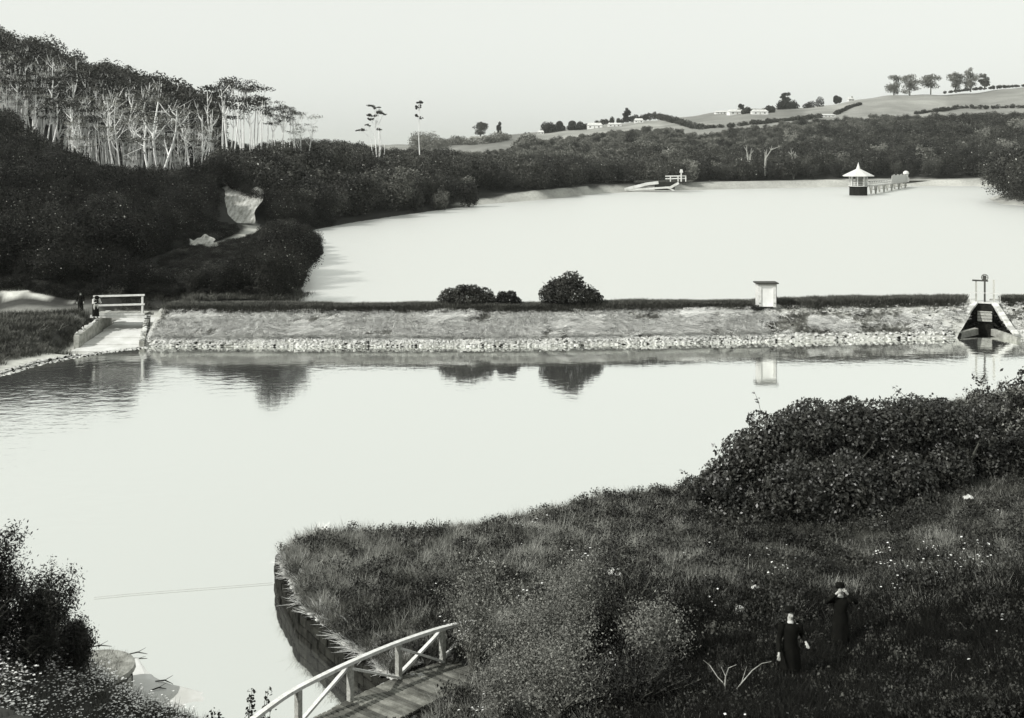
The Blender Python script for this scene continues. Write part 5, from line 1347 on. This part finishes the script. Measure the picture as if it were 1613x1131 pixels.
# dead white twig
def dead_twig():
    D = 23.2; t = empty('dead_branch', pt(1142, 1092, D)); tag(t, 'bleached dead branch forking up out of the dark grass at the bottom', 'branch'); O = Vector(t.location); mb = MB()
    L = lambda a: [pt(x, y, D + d) - O for x, y, d in a]
    mb.tube(L([(1140, 1115, 0), (1141, 1090, 0), (1143, 1066, 0), (1148, 1052, -.1), (1160, 1047, -.2)]), [.018, .016, .013, .009, .004], 5)
    mb.tube(L([(1143, 1080, 0), (1130, 1066, .1), (1118, 1048, .2), (1108, 1040, .2)]), [.014, .01, .008, .004], 4)
    mb.tube(L([(1150, 1098, 0), (1168, 1076, 0), (1185, 1056, 0), (1200, 1045, .1), (1215, 1042, .1)]), [.014, .013, .011, .008, .004], 5)
    mb.tube(L([(1168, 1076, 0), (1176, 1050, .1)]), [.008, .003], 4); mb.tube(L([(1143, 1066, 0), (1136, 1050, .1)]), [.008, .003], 4)
    mb.build('twigs', M_TWIGP, t)
dead_twig()
# pale dropped things in the grass
def hat(px, py, label, r=.13):
    x, D, z = ray_ground(px, py, 18, 60); t = empty('sun_hat', (x, D, z + .30)); tag(t, label, 'hat'); t.rotation_euler = (.9, .1, .2)
    MB().lathe((0, 0, 0), [(r, 0), (r * .98, .015), (r * .55, .02), (r * .5, .09), (r * .3, .11)], 14).build('brim', M_CLOTH, t); MB().lathe((0, 0, .02), [(r * .56, 0), (r * .55, .025)], 14).build('band', M_BLACK, t)
hat(1166, 980, 'round white hat lying in the grass left of the two people')
def rag(px, py, w_, h, label, name, cat, seed):
    x, D, z = ray_ground(px, py, 18, 80); g = np.random.default_rng(seed); s = 1750 / D; n = 7; V = []
    for i in range(n):
        for j in range(n):
            u, v = i / (n - 1) - .5, j / (n - 1) - .5; rr = (1 - (2 * u) ** 2 * .5) * (1 - (2 * v) ** 2 * .5); V.append((u * w_ / s * (1 - .5 * v * v), v * h / s * 1.1, -.08 + h / s * .75 * rr + .03 * math.sin(u * 14 + seed) * math.cos(v * 11)))
    V = V + [(a, b, c - .02) for a, b, c in V]; q = n * n
    Fc = [(i * n + j, (i + 1) * n + j, (i + 1) * n + j + 1, i * n + j + 1) for i in range(n - 1) for j in range(n - 1)]; Fc += [tuple(q + k for k in f[::-1]) for f in Fc]
    me = bpy.data.meshes.new(name); me.from_pydata(V, [], Fc); me.update(); me.materials.append(M_CLOTH); o = link(name, me, None, (x, D, z + .3)); tag(o, label, cat)
rag(1190, 941, 14, 7, 'small crumpled pale cloth in the grass above the white hat', 'dropped_cloth', 'cloth', 1)
rag(1525, 797, 15, 9, 'white cloth lying in the clearing right of the dark thicket', 'dropped_cloth', 'cloth', 2)
rag(968, 920, 22, 18, 'ragged white cloth caught in the dark twiggy bush', 'snagged_cloth', 'cloth', 3)

# ------------------------------------------------------------------ people
def person(name, loc, rz, label, J, H=1.68, skirt=None, hat_m=None, top_m=None, low_m=None, hat=True, sleeves=None, hold=None):
    """J: joints in metres for a figure 1.68 tall, facing -Y. keys: hips chest neck head hipL kneeL footL ... shoL elbL hanL ..."""
    k = H / 1.68; t = empty(name, loc, rz); tag(t, label, 'person')
    J = {a: Vector(b) * k for a, b in J.items()}
    hd = J['head']; up = (hd - J['neck']).normalized()
    V = []; E = []; Rd = []
    def v(p, r): V.append(tuple(p)); Rd.append((r[0] * k, r[1] * k) if hasattr(r, '__len__') else (r * k, r * k)); return len(V) - 1
    def e(a, b): E.append((a, b))
    hips = v(J['hips'], (.15, .12)); waist = v(J['hips'].lerp(J['chest'], .5), (.125, .10)); ch = v(J['chest'], (.155, .115)); nk = v(J['neck'], .058)
    h1 = v(hd - up * .05 * k, .075); h2 = v(hd + up * .03 * k, .092); h3 = v(hd + up * .10 * k, .06)
    for a, b in ((hips, waist), (waist, ch), (ch, nk), (nk, h1), (h1, h2), (h2, h3)): e(a, b)
    fw = J.get('look', Vector((0, -1, 0))).normalized()
    nz = v(hd - up * .0 + fw * .105 * k, .016); e(h2, nz)
    for s in 'LR':
        hp, kn, ft = v(J['hip' + s], .10), v(J['knee' + s], .062), v(J['foot' + s], .042); toe = v(J['foot' + s] + Vector((0, -.16, -.03)) * k, .035)
        e(hips, hp); e(hp, kn); e(kn, ft); e(ft, toe)
        sh, el, ha = v(J['sho' + s], .062), v(J['elb' + s], .044), v(J['han' + s], .030); e(ch, sh); e(sh, el); e(el, ha)
        d = (J['han' + s] - J['elb' + s]).normalized(); sd = d.cross(fw if abs(d.dot(fw)) < .9 else Vector((1, 0, 0))).normalized(); bend = d.cross(sd).normalized()
        palm = v(J['han' + s] + d * .06 * k, (.036, .02)); e(ha, palm)
        for q, ln in ((-.028, .055), (-.010, .068), (.010, .062), (.028, .048)):
            f1 = v(J['han' + s] + (d * .105 + sd * q * 1.1) * k, .009); f2 = v(J['han' + s] + (d * (.105 + ln * .8) + sd * q * 1.25 + bend * .025) * k, .008); e(palm, f1); e(f1, f2)
        th = v(J['han' + s] + (d * .075 + sd * .055) * k, .010); e(palm, th)
    me = bpy.data.meshes.new('body'); me.from_pydata(V, E, []); me.update(); me.materials.append(M_SKIN)
    b = link('body', me, t); sk = b.modifiers.new('skin', 'SKIN'); sk.use_smooth_shade = True
    for i, r in enumerate(Rd): me.skin_vertices[0].data[i].radius = r
    me.skin_vertices[0].data[0].use_root = True
    ss = b.modifiers.new('sub', 'SUBSURF'); ss.levels = 1; ss.render_levels = 1
    # jacket: rings round the trunk
    def loft(nm, rings, m, n=28, parent=t):
        mb = MB(); o = 0
        for i, (c, rx, ry) in enumerate(rings):
            d = (rings[min(i + 1, len(rings) - 1)][0] - rings[max(i - 1, 0)][0]).normalized(); xx = Vector((1, 0, 0)); xx = (xx - d * xx.dot(d)).normalized(); yy = d.cross(xx)
            for q in range(n): a = 2 * math.pi * q / n; mb.V.append(tuple(c + xx * math.cos(a) * rx * k + yy * math.sin(a) * ry * k * (1 + (.07 if nm == 'skirt' else .03) * math.sin((7 if nm == 'skirt' else 3) * a + i * .4))))
        for i in range(len(rings) - 1):
            for q in range(n): q2 = (q + 1) % n; mb.F.append((i * n + q, i * n + q2, (i + 1) * n + q2, (i + 1) * n + q))
        return mb.build(nm, m, parent, smooth=True)
    hp, c_, nk_ = J['hips'], J['chest'], J['neck']; dn = Vector((0, 0, -1)) * k
    top_m = top_m or M_BLACK; low_m = low_m or M_BLACK
    loft('jacket', [(hp + dn * .16, .20, .17), (hp, .185, .15), (hp.lerp(c_, .5), .155, .13), (c_, .205, .145), (c_.lerp(nk_, .5), .215, .125), (c_.lerp(nk_, .75), .15, .10), (nk_ - (nk_ - c_) * .05, .075, .07)], top_m)
    loft('collar', [(nk_ - up * .03 * k, .072, .066), (nk_ + up * .02 * k, .066, .064)], M_CLOTH)
    for s in 'LR':
        sh, el, ha = J['sho' + s], J['elb' + s], J['han' + s]
        loft('sleeve', [(sh + (sh - el).normalized() * .07 * k, .05, .05), (sh, .092, .092), (sh.lerp(el, .5), .068, .068), (el, .06, .06), (el.lerp(ha, .5), .054, .054), (ha - (ha - el) * .06, .043, .043)], sleeves or top_m)
    if skirt:
        base = (J['footL'] + J['footR']) / 2; base.z = skirt * k
        loft('skirt', [(base, .24, .22), (hp.lerp(base, .6), .225, .20), (hp.lerp(base, .25), .21, .19), (hp + Vector((0, 0, .03)) * k, .165, .135)], low_m)
    if not skirt or skirt > .3:
        for s in 'LR': loft('trouser_leg', [(J['foot' + s] + Vector((0, 0, .03)), .07, .075), (J['knee' + s], .085, .085), (J['hip' + s], .12, .13)], low_m)
    for s in 'LR': loft('shoe', [(J['foot' + s] + Vector((0, .06, -.035)) * k, .045, .05), (J['foot' + s] + Vector((0, -.06, -.04)) * k, .05, .045), (J['foot' + s] + Vector((0, -.2, -.05)) * k, .03, .025)], M_BLACK)
    # hair, eyes, hat
    M3 = Matrix.Rotation(0, 3, 'X'); side = up.cross(fw).normalized()
    hr = MB(); bm = bmesh.new(); bmesh.ops.create_icosphere(bm, subdivisions=2, radius=.104 * k)
    bm2 = [vv.co.copy() for vv in bm.verts]; fs = [tuple(x.index for x in f.verts) for f in bm.faces]; bm.free()
    hr.add([hd + up * .045 * k - fw * .030 * k + q for q in bm2], fs); hr.build('hair', M_HAIR, t, smooth=True)
    for s in (-1, 1):
        MB().lathe(hd + up * .012 * k + fw * .088 * k + side * .032 * k * s, [(.001, -.008), (.009, 0), (.001, .008)], 6).build('eye', M_BLACK, t)
    MB().box(hd - up * .055 * k + fw * .082 * k, (.04 * k, .012, .012)).build('mouth', M_HAIR, t)
    if hat:
        z = up; x = side; y = z.cross(x); M = Matrix((x, y, z)).transposed(); ht = MB()
        ht.lathe((0, 0, 0), [(.165 * k, 0), (.165 * k, .012), (.115 * k, .02), (.11 * k, .10 * k), (.07 * k, .125 * k)], 16)
        ht.V = [tuple(hd + up * .085 * k + M @ Vector(q)) for q in ht.V]; h_ = ht.build('hat', hat_m or M_BLACK, t)
    return t
STAND = dict(hips=(0, 0, .92), chest=(0, 0, 1.28), neck=(0, 0, 1.46), head=(0, -.01, 1.58), hipL=(.09, 0, .88), kneeL=(.10, -.02, .48), footL=(.11, .02, .08), hipR=(-.09, 0, .88), kneeR=(-.10, -.03, .48), footR=(-.12, 0, .08),
             shoL=(.19, 0, 1.38), elbL=(.27, .02, 1.1), hanL=(.27, -.12, .88), shoR=(-.19, 0, 1.38), elbR=(-.28, .03, 1.1), hanR=(-.27, -.1, .88))
def near(px, D): x = wx(px, D); return (x, D, hz(x, D) - .02)
p1 = dict(STAND); p1.update(hanL=(.30, -.16, 1.05), elbL=(.30, .04, 1.12), elbR=(-.27, .0, 1.06), hanR=(-.34, -.2, .86), head=(.01, .045, 1.575), look=(.15, -1, .25), footL=(.14, -.05, .08), footR=(-.13, .06, .08))
person('person', near(1245, 24.6), .12, 'person in a long dark coat, brimmed hat and white collar facing us in the grass', p1, 1.66, skirt=.46)
p2 = dict(STAND); p2.update(elbL=(.36, -.10, 1.36), hanL=(.13, -.16, 1.60), elbR=(-.36, -.10, 1.34), hanR=(-.13, -.15, 1.58), look=(.1, -1, .25), head=(0, .04, 1.58))
person('person', near(1324, 27.0), -.1, 'person in dark clothes with both hands raised to the face, standing further back', p2, 1.62, skirt=.12)
# held pale cloth near the first person's hand
pb = dict(STAND); pb.update(hips=(0, .12, .90), chest=(0, -.08, 1.20), neck=(0, -.2, 1.32), head=(0, -.30, 1.40), shoL=(.18, -.14, 1.30), elbL=(.28, -.28, 1.06), hanL=(.18, -.46, 1.12), shoR=(-.18, -.14, 1.30), elbR=(-.26, -.3, 1.06), hanR=(-.14, -.46, 1.12), look=(0, -1, -.5))
xb = wx(151, 78.9); person('person', (xb, 78.9, 1.48), .55, 'person in a wide hat and white sleeves leaning on the rail of the left footbridge', pb, 1.7, skirt=.1, sleeves=M_CLOTH)
xb = wx(127, 81.2); person('person', (xb, 81.2, max(1.5, hz(xb, 81.2)) - .05), .2, 'small dark dressed person standing on the path left of the footbridge', STAND, 1.45, skirt=.1)

# ------------------------------------------------------------------ air
def haze():
    m = bpy.data.materials.new('thin_haze'); m.use_nodes = True; n, l = m.node_tree.nodes, m.node_tree.links; n.clear()
    v = n.new('ShaderNodeVolumePrincipled'); v.inputs['Color'].default_value = (.97, 1, .95, 1); v.inputs['Density'].default_value = .00010; v.inputs['Anisotropy'].default_value = .1
    l.new(v.outputs[0], n.new('ShaderNodeOutputMaterial').inputs['Volume'])
    o = MB().box((0, 3200, 38), (13000, 6700, 90)).build('haze', m); o['kind'] = 'stuff'; o['label'] = 'thin pale haze over the valley'
haze()
